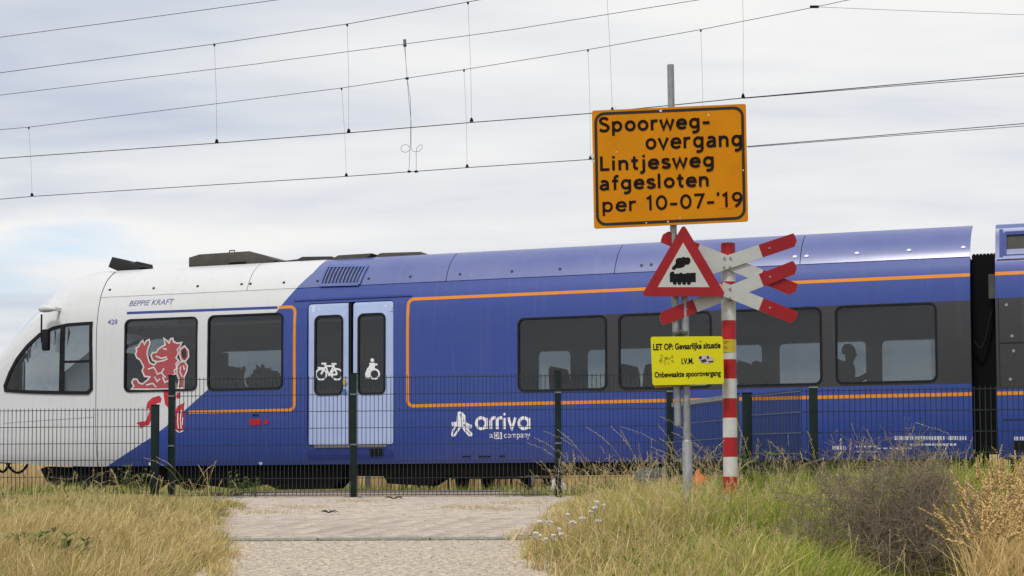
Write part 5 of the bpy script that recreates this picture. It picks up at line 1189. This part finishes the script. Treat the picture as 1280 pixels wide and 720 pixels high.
def grass(n, xr, yr, hfun, dens, colfun, veg, wd=(0.004, 0.0095), tuft=7):
    m = n // tuft; X = RNG.uniform(*xr, m); Y = RNG.uniform(*yr, m); keep = RNG.uniform(size=m) < dens(X, Y) * np.clip(0.62 + 0.75 * fbm(X * 4.5, Y * 4.5, 31), 0.12, 1); X, Y = X[keep], Y[keep]
    X = np.repeat(X, tuft) + RNG.normal(0, 0.035, len(X) * tuft); Y = np.repeat(Y, tuft) + RNG.normal(0, 0.035, len(Y) * tuft); n = len(X)
    h = hfun(X, Y) * RNG.uniform(0.55, 1.25, n); lean = np.abs(RNG.normal(0.22, 0.30, n)); bend = np.abs(RNG.normal(0.30, 0.35, n)).clip(0, 1.1); az_ = RNG.uniform(0, 6.283, n)
    az_ = np.where(RNG.uniform(size=n) < 0.4, RNG.normal(0.3, 0.7, n), az_)
    P = curved(X, Y, gz(X, Y) - 0.01, h, lean, bend, az_, 4); W = RNG.uniform(*wd, n)[:, None] * np.array([1, .9, .65, .12])[None]
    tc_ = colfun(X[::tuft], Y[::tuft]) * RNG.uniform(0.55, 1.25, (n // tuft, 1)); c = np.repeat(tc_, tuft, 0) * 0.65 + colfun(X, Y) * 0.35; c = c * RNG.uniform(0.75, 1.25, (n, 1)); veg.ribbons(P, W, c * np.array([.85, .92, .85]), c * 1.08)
def offpath(X, Y):
    l, r = path_edges(Y); wob = 0.16 * fbm(X * 2.2, Y * 2.2, 5); return np.maximum(l - X + wob, X - r + wob)
# left verge: dry tan grass with greener patches
def colL(X, Y):
    f = fbm(X, Y, 1); g = fbm(X * 1.3, Y * 1.3, 2); far = np.clip((Y - 17.2) / 2.5, 0, 1); k = np.zeros(len(X))
    return pal(np.stack([0.55 + 0.25 * f, 0.36 + k, 0.06 + 0.75 * np.clip(g - 0.25, 0, 1) + 0.25 * far, 0.16 + 0.30 * np.clip(g, 0, 1), 0.12 + 0.30 * np.clip(-f, 0, 1) * (Y < 15)], 1), [TAN, STRAW, GREEN, OLIVE, RUSTY])
vg = Veg()
dL = lambda X, Y: (offpath(X, Y) > 0.02).astype(float) * np.where(offpath(X, Y) < 0.3, 0.65, 1.0)
hL = lambda X, Y: np.interp(Y, [9, 13, 16, 18.5, 20.0, 20.9], [0.32, 0.31, 0.26, 0.16, 0.10, 0.07]) * (1 + 0.28 * fbm(X * 1.1, Y * 1.1, 3)) * np.clip(0.35 + offpath(X, Y) / 0.7, 0.3, 1)
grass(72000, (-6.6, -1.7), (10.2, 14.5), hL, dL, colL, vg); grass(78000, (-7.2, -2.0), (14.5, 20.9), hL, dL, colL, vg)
# right verge: dry at the path edge, greener further right
def colR(X, Y):
    o_ = np.clip((offpath(X, Y) - 0.25) / 1.9, 0, 1); f = fbm(X * 1.2, Y * 1.2, 8); near = np.clip((17 - Y) / 3, 0, 1)
    return pal(np.stack([0.95 - 0.86 * o_ + 0.20 * f, 0.50 - 0.36 * o_, 0.05 + 0.34 * o_ + 0.12 * f + 0.55 * np.clip((Y - 15) / 2.5, 0, 1) * o_, 0.14 + 0.22 * o_, 0.07 + 0.08 * np.clip(-f, 0, 1), 0.03 + 0.55 * o_ * near + 0.28 * o_], 1), [TAN, STRAW, GREEN, OLIVE, RUSTY, LIME])
low_by_shrub = lambda X, Y: 1 - 0.6 * np.exp(-(((X - 2.62) / 0.55) ** 4)) * (Y < 12.2)  # height factor: shorter grass in front of the shrub
hR = lambda X, Y: low_by_shrub(X, Y) * np.interp(Y, [9, 12.4, 13.2, 14.8, 16.5, 19.5, 21], [0.22, 0.27, 0.44, 0.46, 0.30, 0.24, 0.18]) * (1 + 0.25 * fbm(X * 1.2, Y * 1.2, 4)) * np.clip(0.30 + offpath(X, Y) / 1.1, 0.28, 1.05)
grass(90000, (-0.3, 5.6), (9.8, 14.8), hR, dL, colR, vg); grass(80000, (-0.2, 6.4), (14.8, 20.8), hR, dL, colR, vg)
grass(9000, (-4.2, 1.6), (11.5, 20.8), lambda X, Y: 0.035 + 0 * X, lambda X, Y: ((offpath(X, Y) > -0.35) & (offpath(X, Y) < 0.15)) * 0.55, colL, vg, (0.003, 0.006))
tag(vg.build('grass'), 'dry tan and green grass on both verges of the path', 'grass', kind='stuff')
# grass on and beyond the railway side of the fence
vb = Veg()
def u_of(X, Y): return (X - T_ORG.x) * UX.x + (Y - T_ORG.y) * UX.y, (X - T_ORG.x) * VY.x + (Y - T_ORG.y) * VY.y
def dB(X, Y):
    u, v = u_of(X, Y); deck = (u > u0 - 0.2) & (u < u1 + 0.2); tr = (np.abs(v) < 1.75) | (np.abs(v - NEAR_TRACK) < 1.75); return np.where(deck, 0.0, np.where(tr, 0.10, 1.0)) * ((Y > 21.1) | (X > 2.2))
colB = lambda X, Y: pal(np.stack([0.25 + 0 * X, 0.15 + 0 * X, 0.55 + 0.2 * fbm(X, Y, 9), 0.3 + 0 * X, 0.25 + 0 * X], 1), [TAN, STRAW, GREEN, OLIVE, LIME])
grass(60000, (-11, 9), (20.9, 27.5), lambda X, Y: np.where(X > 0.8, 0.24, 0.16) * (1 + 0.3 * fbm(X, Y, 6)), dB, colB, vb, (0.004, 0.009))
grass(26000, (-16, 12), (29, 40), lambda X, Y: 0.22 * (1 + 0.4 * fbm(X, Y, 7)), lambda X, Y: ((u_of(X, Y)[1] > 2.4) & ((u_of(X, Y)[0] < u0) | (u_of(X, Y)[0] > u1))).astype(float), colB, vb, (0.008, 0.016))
tag(vb.build('grass'), 'green grass between the fence and the rails and beyond the train', 'grass', kind='stuff')
# ripe field beyond the railway
vf = Veg(); n = 34000; X = RNG.uniform(-34, 26, n); Y = RNG.uniform(44, 66, n)
kp = np.abs(u_of(X, Y)[0] - (u0 + u1) / 2) > 2.6; X, Y = X[kp], Y[kp]; n = len(X); h = RNG.uniform(0.95, 1.35, n)
P = curved(X, Y, np.full(n, 1.3), h, RNG.uniform(0, .15, n), RNG.uniform(0, .3, n), RNG.uniform(0, 6.28, n), 4); vf.ribbons(P, RNG.uniform(.03, .06, n)[:, None] * np.array([1, 1, .9, .3])[None], np.tile(TAN * .9, (n, 1)), np.tile(STRAW, (n, 1)) * RNG.uniform(.8, 1.1, (n, 1)))
tag(vf.build('crop_field'), 'ripe yellow crop field beyond the railway, seen under the train nose', 'field', kind='stuff')

vh = Veg(); n = 16000; X = RNG.uniform(-16, 14, n); Y = 76 + RNG.normal(0, .8, n); top_ = 2.2 + 0.35 * fbm(X, X * 0, 12); Zh = 1.25 + RNG.uniform(0, 1, n) ** .8 * top_; ax = RNG.normal(size=(n, 3)); ax /= np.linalg.norm(ax, axis=1, keepdims=True)
vh.grains(np.stack([X, Y, Zh], 1), ax, RNG.uniform(.12, .3, n), RNG.uniform(.08, .16, n), (GREEN * .7)[None] * RNG.uniform(.6, 1.3, (n, 1)))
tag(vh.build('hedge'), 'dark green hedge far beyond the railway, glimpsed under the train', 'hedge')
# flowering stalks with seed heads
def stalks(veg, X, Y, h, lean, bend, az_, col, headcol, head=0.16, grains=18, gl=0.011, gw=0.0042, wd=0.0026, z=None, spread=0.006, jit=0.35):
    n = len(X); P = curved(X, Y, (gz(X, Y) if z is None else z), h, lean, bend, az_, 8); veg.ribbons(P, np.full((n, 8), wd) * np.linspace(1.2, .6, 8)[None], col, col * 1.05)
    t_ = np.linspace(1 - head, 1.0, grains); k = 8
    idx_ = t_ * (k - 1); i0 = np.clip(idx_.astype(int), 0, k - 2); fr_ = (idx_ - i0)[None, :, None]
    c = P[:, i0] * (1 - fr_) + P[:, i0 + 1] * fr_; ax = P[:, i0 + 1] - P[:, i0]; ax /= np.linalg.norm(ax, axis=2, keepdims=True) + 1e-9
    taper = np.sin(np.linspace(0.35, math.pi - 0.25, grains))[None, :, None]
    c = c + RNG.normal(0, 1, c.shape) * spread * taper; ax = ax + RNG.normal(0, jit, ax.shape); ax /= np.linalg.norm(ax, axis=2, keepdims=True)
    m = n * grains; veg.grains(c.reshape(-1, 3), ax.reshape(-1, 3), RNG.uniform(.7, 1.3, m) * gl, RNG.uniform(.7, 1.3, m) * gw, np.repeat(headcol, grains, 0) * RNG.uniform(.75, 1.2, (m, 1)))
vs2 = Veg()
def rnd_stalks(n, xr, yr, hr, headc, bendm=0.35, dens=None, **kw):
    X = RNG.uniform(*xr, n); Y = RNG.uniform(*yr, n); kp = offpath(X, Y) > 0.15
    X, Y = X[kp], Y[kp]; n = len(X); hd = np.array(headc)[RNG.integers(0, len(headc), n)]
    stalks(vs2, X, Y, RNG.uniform(*hr, n), RNG.normal(0.05, .12, n), np.abs(RNG.normal(bendm, .25, n)).clip(0, 1), RNG.uniform(0, 6.28, n), np.where(RNG.uniform(size=(n, 1)) < .6, STRAW, OLIVE), hd, **kw)
PINK = np.array((0.66, 0.45, 0.29)); PALEH = np.array((0.82, 0.71, 0.48))
rnd_stalks(900, (-6.5, -2.0), (10.8, 19.0), (0.30, 0.50), [STRAW, PALEH, RUSTY], head=0.2, wd=0.0036); rnd_stalks(500, (0.1, 3.0), (11.0, 14.0), (0.28, 0.46), [STRAW, PALEH, RUSTY], head=0.2, wd=0.0036)
rnd_stalks(620, (0.3, 3.0), (13.0, 20.3), (0.45, 0.72), [STRAW, PALEH, PALEH]); rnd_stalks(260, (1.1, 2.8), (13.2, 14.6), (0.45, 0.66), [STRAW, PALEH, PINK], 0.3, head=0.2, grains=24, gl=0.013, gw=0.0055)
rnd_stalks(260, (2.2, 6.0), (12.5, 17.2), (0.36, 0.60), [PINK, PALEH, STRAW], 0.15, head=0.2, grains=26, gl=0.014, gw=0.0075, wd=0.0034)
rnd_stalks(60, (2.6, 6.0), (14.5, 16.6), (0.58, 0.76), [PINK, PALEH], 0.2, head=0.16, grains=28, gl=0.015, gw=0.008, wd=0.0034)
# taller single stalks that show against the train: picture position of the tip
tips = [(659, 555, 17.5, .9, -1), (680, 541, 17.6, .9, -1), (697, 540, 17.2, .6, -1), (668, 547, 18, .8, -1), (733, 540, 16.6, .7, -1), (764, 537, 16.4, .5, -1), (776, 540, 16.2, .3, -1), (775, 537, 15.8, 1.0, -1), (826, 521, 15.4, .8, -1), (823, 532, 15.6, .4, -1), (825, 549, 15.5, .6, -1), (840, 540, 15.3, .8, -1), (814, 560, 15.6, .9, -1), (868, 553, 15.6, .6, -1), (878, 557, 15.7, .4, 1), (905, 550, 14.2, .5, 1), (920, 523, 14.0, .2, -1), (948, 572, 14.6, .7, 1), (962, 552, 14.9, .5, -1), (977, 562, 14.9, .1, -1), (1010, 540, 14.3, .12, -1), (1072, 572, 14.5, .6, -1), (1080, 545, 14.2, .1, 1), (1145, 537, 13.6, 1.0, -1), (1137, 540, 13.9, .2, 1), (1216, 545, 14.0, .2, 1), (1240, 560, 13.8, .4, -1), (1258, 566, 13.8, .4, 1), (1198, 560, 13.6, .1, 1),
        (180, 566, 18.6, 1.0, -1), (196, 567, 18.6, .8, -1), (184, 589, 18.8, .9, -1), (138, 586, 18.2, .4, -1), (160, 588, 18.2, .2, 1), (248, 580, 18.3, .3, -1), (266, 583, 18.5, .6, 1), (270, 577, 18.5, .2, 1), (278, 600, 18.5, .3, 1), (236, 598, 18.6, .3, -1), (290, 600, 18.7, .4, -1), (110, 610, 17.9, .7, -1), (60, 603, 18.0, .6, -1), (118, 600, 18.0, .7, -1)]
for px, py, Y, bd_, sg in tips:
    bd_ = bd_ * 0.5
    p = on_depth(px, py, Y); g = float(gz(p.x, Y)); h = (p.z - g) / (1 - 0.45 * bd_); az_ = 0.0 if sg > 0 else math.pi; lean = 0.12
    xb = p.x - math.cos(az_) * (lean + bd_) * h
    hc = [PALEH, PINK, STRAW][int(px) % 3] if px > 900 else PALEH
    stalks(vs2, np.array([xb]), np.array([float(Y)]), np.array([h]), np.array([lean]), np.array([bd_]), np.array([az_]), (OLIVE * 1.1)[None], np.asarray(hc)[None], head=0.24, grains=30, gl=0.014, gw=0.0055, wd=0.0035, spread=0.005)
tag(vs2.build('seeding_grass'), 'tall seeding grass stalks standing above the verges', 'grass', kind='stuff')

# ripe wheat in the right corner
vw = Veg(); n = 900; X = RNG.uniform(2.6, 4.6, n); Y = RNG.uniform(10.2, 13.4, n); kp = X > (1212 - 640) / F_PX * Y + 0.06 * RNG.normal(size=n) + (Y < 11.4) * 0.0
X, Y = X[kp], Y[kp]; n = len(X); gold = np.array((0.78, 0.57, 0.26))
stalks(vw, X, Y, RNG.uniform(0.60, 0.78, n), RNG.normal(0.03, .06, n), np.abs(RNG.normal(.18, .16, n)).clip(0, .8), RNG.uniform(0, 6.28, n), np.tile(gold * .9, (n, 1)), gold[None] * RNG.uniform(.85, 1.2, (n, 1)), head=0.21, grains=44, gl=0.026, gw=0.011, wd=0.0045, spread=0.0045, jit=0.14)
m = n * 3; i = RNG.integers(0, n, m); P = curved(X[i] + RNG.normal(0, .01, m), Y[i], gz(X[i], Y[i]), RNG.uniform(.35, .7, m), RNG.uniform(.05, .3, m), RNG.uniform(.1, .8, m), RNG.uniform(0, 6.28, m), 5); vw.ribbons(P, np.full((m, 5), .008) * np.array([1, 1, .9, .6, .1])[None], np.tile(gold * .8, (m, 1)), np.tile(gold, (m, 1)))
tag(vw.build('wheat'), 'ripe golden wheat ears in the lower right corner', 'wheat', kind='stuff')

# twiggy brown shrub
sb = on_depth(1122, 690, 11.75); sbz = float(gz(sb.x, sb.y))
shr = empty('twiggy_shrub', (sb.x, sb.y, sbz), (0, 0, 0), 'rounded shrub of bare purple-brown twigs in front of the right fence', 'shrub')
vt = Veg(); segs = []; rsx = random.Random(21)
def grow(p, d, ln, r_, lvl):
    pts = [p]; dd = d.copy()
    for k in range(4):
        dd = (dd + Vector((rsx.gauss(0, .22), rsx.gauss(0, .22), rsx.gauss(0.03, .16)))).normalized(); pts.append(pts[-1] + dd * ln / 4)
    segs.append((pts, r_))
    if lvl < 3:
        for k in range((6, 6, 4)[lvl]):
            t_ = rsx.uniform(.25, 1.0); i_ = min(3, int(t_ * 4)); q = pts[i_].lerp(pts[i_ + 1], t_ * 4 - i_)
            nd_ = (dd + Vector((rsx.gauss(0, .75), rsx.gauss(0, .75), rsx.gauss(0.1, .5)))).normalized(); grow(q, nd_, ln * rsx.uniform(.38, .62), r_ * .6, lvl + 1)
for k in range(58):
    a = rsx.uniform(0, 6.28); e_ = abs(rsx.gauss(0, .62)); grow(Vector((rsx.gauss(0, .10), rsx.gauss(0, .10), 0.0)), Vector((math.cos(a) * math.sin(e_) * 1.1, math.sin(a) * math.sin(e_), math.cos(e_))).normalized(), rsx.uniform(.42, .68), 0.0055, 0)
P = np.array([[tuple(q) for q in s_[0]] for s_ in segs]); Wd = np.array([s_[1] for s_ in segs])[:, None] * np.array([1.6, 1.4, 1.2, .9, .5])[None]; Wd = Wd.clip(0.0026, None)
n = len(segs); cc = np.array((0.25, 0.205, 0.165))[None] * RNG.uniform(.7, 1.5, (n, 1)); cc[RNG.uniform(size=n) < .2] = (0.36, 0.29, 0.17)
vt.ribbons(P, Wd, cc, cc * 1.15); vt.ribbons(P, Wd, cc, cc * 1.15, np.tile(np.array([0, 0, 1.0]), (n, 1)))
vt.build('twigs', shr); shr.scale = (1.05, 1.0, 1.08)
lf = Veg(); n = 2600; i = RNG.integers(0, len(segs), n); c = P[i, RNG.integers(1, 5, n)] + RNG.normal(0, .012, (n, 3)); ax = RNG.normal(size=(n, 3)); ax /= np.linalg.norm(ax, axis=1, keepdims=True)
lf.grains(c, ax, RNG.uniform(.010, .022, n), RNG.uniform(.003, .006, n), np.array([(0.16, 0.10, 0.09), (0.15, 0.15, 0.06), (0.22, 0.15, 0.11)])[RNG.integers(0, 3, n)]); tag(lf.build('dry_leaves', shr), kind='stuff')

# leafy weeds along the fences
def weed(name, px, py, Y, h, nleaf, label, col, big=1.0):
    p = on_depth(px, py, Y); g = float(gz(p.x, Y)); r = empty(name, (p.x, Y, g), (0, 0, RNG.uniform(0, 6)), label, 'plant', 'leafy weeds')
    v_ = Veg(); ns = 13; a = RNG.uniform(0, 6.28, ns); S = curved(RNG.normal(0, .10, ns) * big, RNG.normal(0, .08, ns) * big, np.zeros(ns), np.full(ns, h) * RNG.uniform(.6, 1.1, ns), RNG.uniform(.05, .35, ns), RNG.uniform(0, .2, ns), a, 6); v_.ribbons(S, np.full((ns, 6), .006), np.tile(col * .8, (ns, 1)), np.tile(col, (ns, 1))); v_.build('stems', r)
    v_ = Veg(); i = RNG.integers(0, ns, nleaf); j = RNG.integers(1, 6, nleaf); b = S[i, j]; aa = RNG.uniform(0, 6.28, nleaf); ln = RNG.uniform(.02, .042, nleaf) * big
    L_ = curved(b[:, 0], b[:, 1], b[:, 2], ln, RNG.uniform(.6, 1.6, nleaf), RNG.uniform(.2, .9, nleaf), aa, 4); wdv = np.stack([-np.sin(aa), np.cos(aa), np.zeros(nleaf)], 1)
    v_.ribbons(L_, (ln * .45)[:, None] * np.array([.3, 1, .8, .08])[None], col[None] * RNG.uniform(.8, 1.2, (nleaf, 1)), col[None] * RNG.uniform(.9, 1.3, (nleaf, 1)), wdv); v_.build('leaves', r); return r
vbl = Veg(); n = 5200; X = np.concatenate([RNG.uniform(-6.3, -2.6, n // 4), RNG.uniform(0.6, 4.6, n - n // 4)]); Y = RNG.uniform(11.0, 19.5, n); kp = (offpath(X, Y) > 0.3) & (fbm(X * 1.6, Y * 1.6, 44) > 0.25); X, Y = X[kp], Y[kp]; n = len(X); aa = RNG.uniform(0, 6.28, n); ln = RNG.uniform(.025, .06, n); zb = gz(X, Y) + RNG.uniform(.03, .26, n) * np.where(X < 0, .55, 1)
vbl.ribbons(curved(X, Y, zb, ln, RNG.uniform(.4, 1.4, n), RNG.uniform(.2, .9, n), aa, 4), (ln * .30)[:, None] * np.array([.35, 1, .75, .08])[None], GREEN[None] * RNG.uniform(.6, 1.1, (n, 1)), GREEN[None] * RNG.uniform(.8, 1.4, (n, 1)), np.stack([-np.sin(aa), np.cos(aa), np.zeros(n)], 1))
tag(vbl.build('herb_leaves'), 'broad green herb leaves scattered through the verge grass', 'herbs', kind='stuff')
G2 = np.array((0.13, 0.18, 0.05)); G3 = np.array((0.14, 0.19, 0.045))
weed('leafy_weed', 163, 640, 20.0, .36, 260, 'leafy green weed at the foot of the low fence by its end post', G3); weed('leafy_weed', 22, 690, 13.0, .26, 420, 'dark green leafy weed in dry grass near the left edge', G2, 1.4); weed('leafy_weed', 62, 700, 12.8, .24, 420, 'dark green weed patch in dry grass right of the leftmost weed', G2, 1.5)
weed('leafy_weed', 300, 612, 22.6, .30, 110, 'green weed under the train left of the double door', G3, 1.3); weed('leafy_weed', 322, 612, 23.0, .26, 90, 'low green weed under the train just left of the double door', G3, 1.2); weed('leafy_weed', 935, 600, 16.6, .6, 420, 'tall green weed at the foot of the striped post', G2 * 1.2, 1.3)
# white yarrow
YW = mat('yarrow white', (0.68, 0.64, 0.62), 0.8, 0, 0.12, 30)
def yarrow(px, py, Y, wpx, label):
    p = on_depth(px, py, Y); g = float(gz(p.x, Y)); h = p.z - g; r = empty('yarrow_plant', (p.x, Y, g), (0, 0, 0), label, 'flower', 'white yarrow flowers')
    rsx = random.Random(int(px * 10)); sx = rsx.uniform(-.05, .05); rad = wpx / 2 * Y / F_PX
    MB().tube([(sx, 0, 0), (sx * .4, 0, h * .5), (0, 0, h - .03)], 0.0022, 5).build('stem', mat('yarrow stem', (0.16, 0.17, 0.07), 0.8), r)
    v_ = MB()
    for k in range(26):
        a = rsx.uniform(0, 6.28); q = math.sqrt(rsx.random()) * rad; c = (q * math.cos(a), q * math.sin(a), h - .45 * q * q / max(rad, .001) + rsx.uniform(-.008, .006)); s_ = rsx.uniform(.004, .0075)
        v_.add([(c[0] + s_ * math.cos(t_), c[1] + s_ * math.sin(t_), c[2] + .35 * s_ * math.sin(t_ + rsx.uniform(-.4, .4)) + .005) for t_ in (0, 1.26, 2.51, 3.77, 5.03)] + [(c[0], c[1], c[2] - .007)], [(0, 1, 2, 3, 4), (0, 5, 1), (1, 5, 2), (2, 5, 3), (3, 5, 4), (4, 5, 0)])
        v_.bar((0, 0, h - .035), c, 0.0018)
    v_.build('flower_head', YW, r)
for px, py, w_, lab in ((746, 627, 9, 'topmost white yarrow head in the grass left of the signpost'), (755, 631.5, 5, 'small yarrow head just right of the topmost one'), (744, 634, 9, 'white yarrow head just below the topmost one'), (738, 639.5, 8, 'yarrow head in the middle of the upper cluster'), (747, 650, 9, 'rightmost low yarrow head'), (728, 647, 10, 'broad white yarrow head near the centre of the patch'), (716, 652.5, 11, 'broadest yarrow head left of the centre'), (687, 652, 9, 'yarrow head at the left of the patch'), (675, 652, 6, 'leftmost upper yarrow head'), (670, 666, 7, 'leftmost lower yarrow head'), (692, 669, 7, 'lower yarrow head third from the left'), (675, 669.5, 5, 'lowest small yarrow head at the left'), (699, 661, 5, 'small yarrow head between the two rows'), (701, 667, 6, 'yarrow head at the right end of the lower row'), (683, 673.5, 6, 'lowest yarrow head of the patch'), (710, 643, 5, 'small pale yarrow head above the broadest one')):
    yarrow(px, py, 13.7 if py < 655 else 13.1, w_ * 0.85, lab)
# twigs and tufts on the paving
vp = Veg(); n = 900; c = np.array([(-1.75, 20.2), (-.2, 18.9), (-.55, 19.2), (-2.3, 19.3), (0.05, 19.8), (-2.6, 18.6)])[RNG.integers(0, 6, n)]; X = c[:, 0] + RNG.normal(0, .22, n); Y = c[:, 1] + RNG.normal(0, .10, n)
P = curved(X, Y, gz(X, Y) + .012, RNG.uniform(.015, .05, n), RNG.uniform(0, 1.2, n), RNG.uniform(0, .5, n), RNG.uniform(0, 6.28, n), 3); vp.ribbons(P, np.full((n, 3), .004), np.tile(OLIVE, (n, 1)), np.tile(TAN, (n, 1))); tag(vp.build('grass'), 'thin dry grass tufts growing in the paving joints', 'grass', kind='stuff')
for k, (px, Y, lab) in enumerate(((492, 20.4, 'dry brown twig lying on the paving near the fence'), (411, 18.4, 'dry twig lying on the left of the brick paving'))):
    p = on_depth(px, 620, Y); rsx = random.Random(k); mb_ = MB()
    for j in range(9):
        a = rsx.uniform(-.6, .6) + (3.14 if j % 2 else 0); l_ = rsx.uniform(.04, .13); mb_.tube([(0, 0, .012), (l_ * .5 * math.cos(a), l_ * .5 * math.sin(a), .02 + rsx.uniform(0, .02)), (l_ * math.cos(a), l_ * math.sin(a), .012 + rsx.uniform(0, .03))], [.006, .005, .002], 5)
    o = mb_.build('dead_twig', mat('dead twig', (0.07, 0.05, 0.035), 0.9)); o.location = (p.x, Y, 1.36 - KSLOPE * max(0, YF - Y) + .018); tag(o, lab, 'twig')
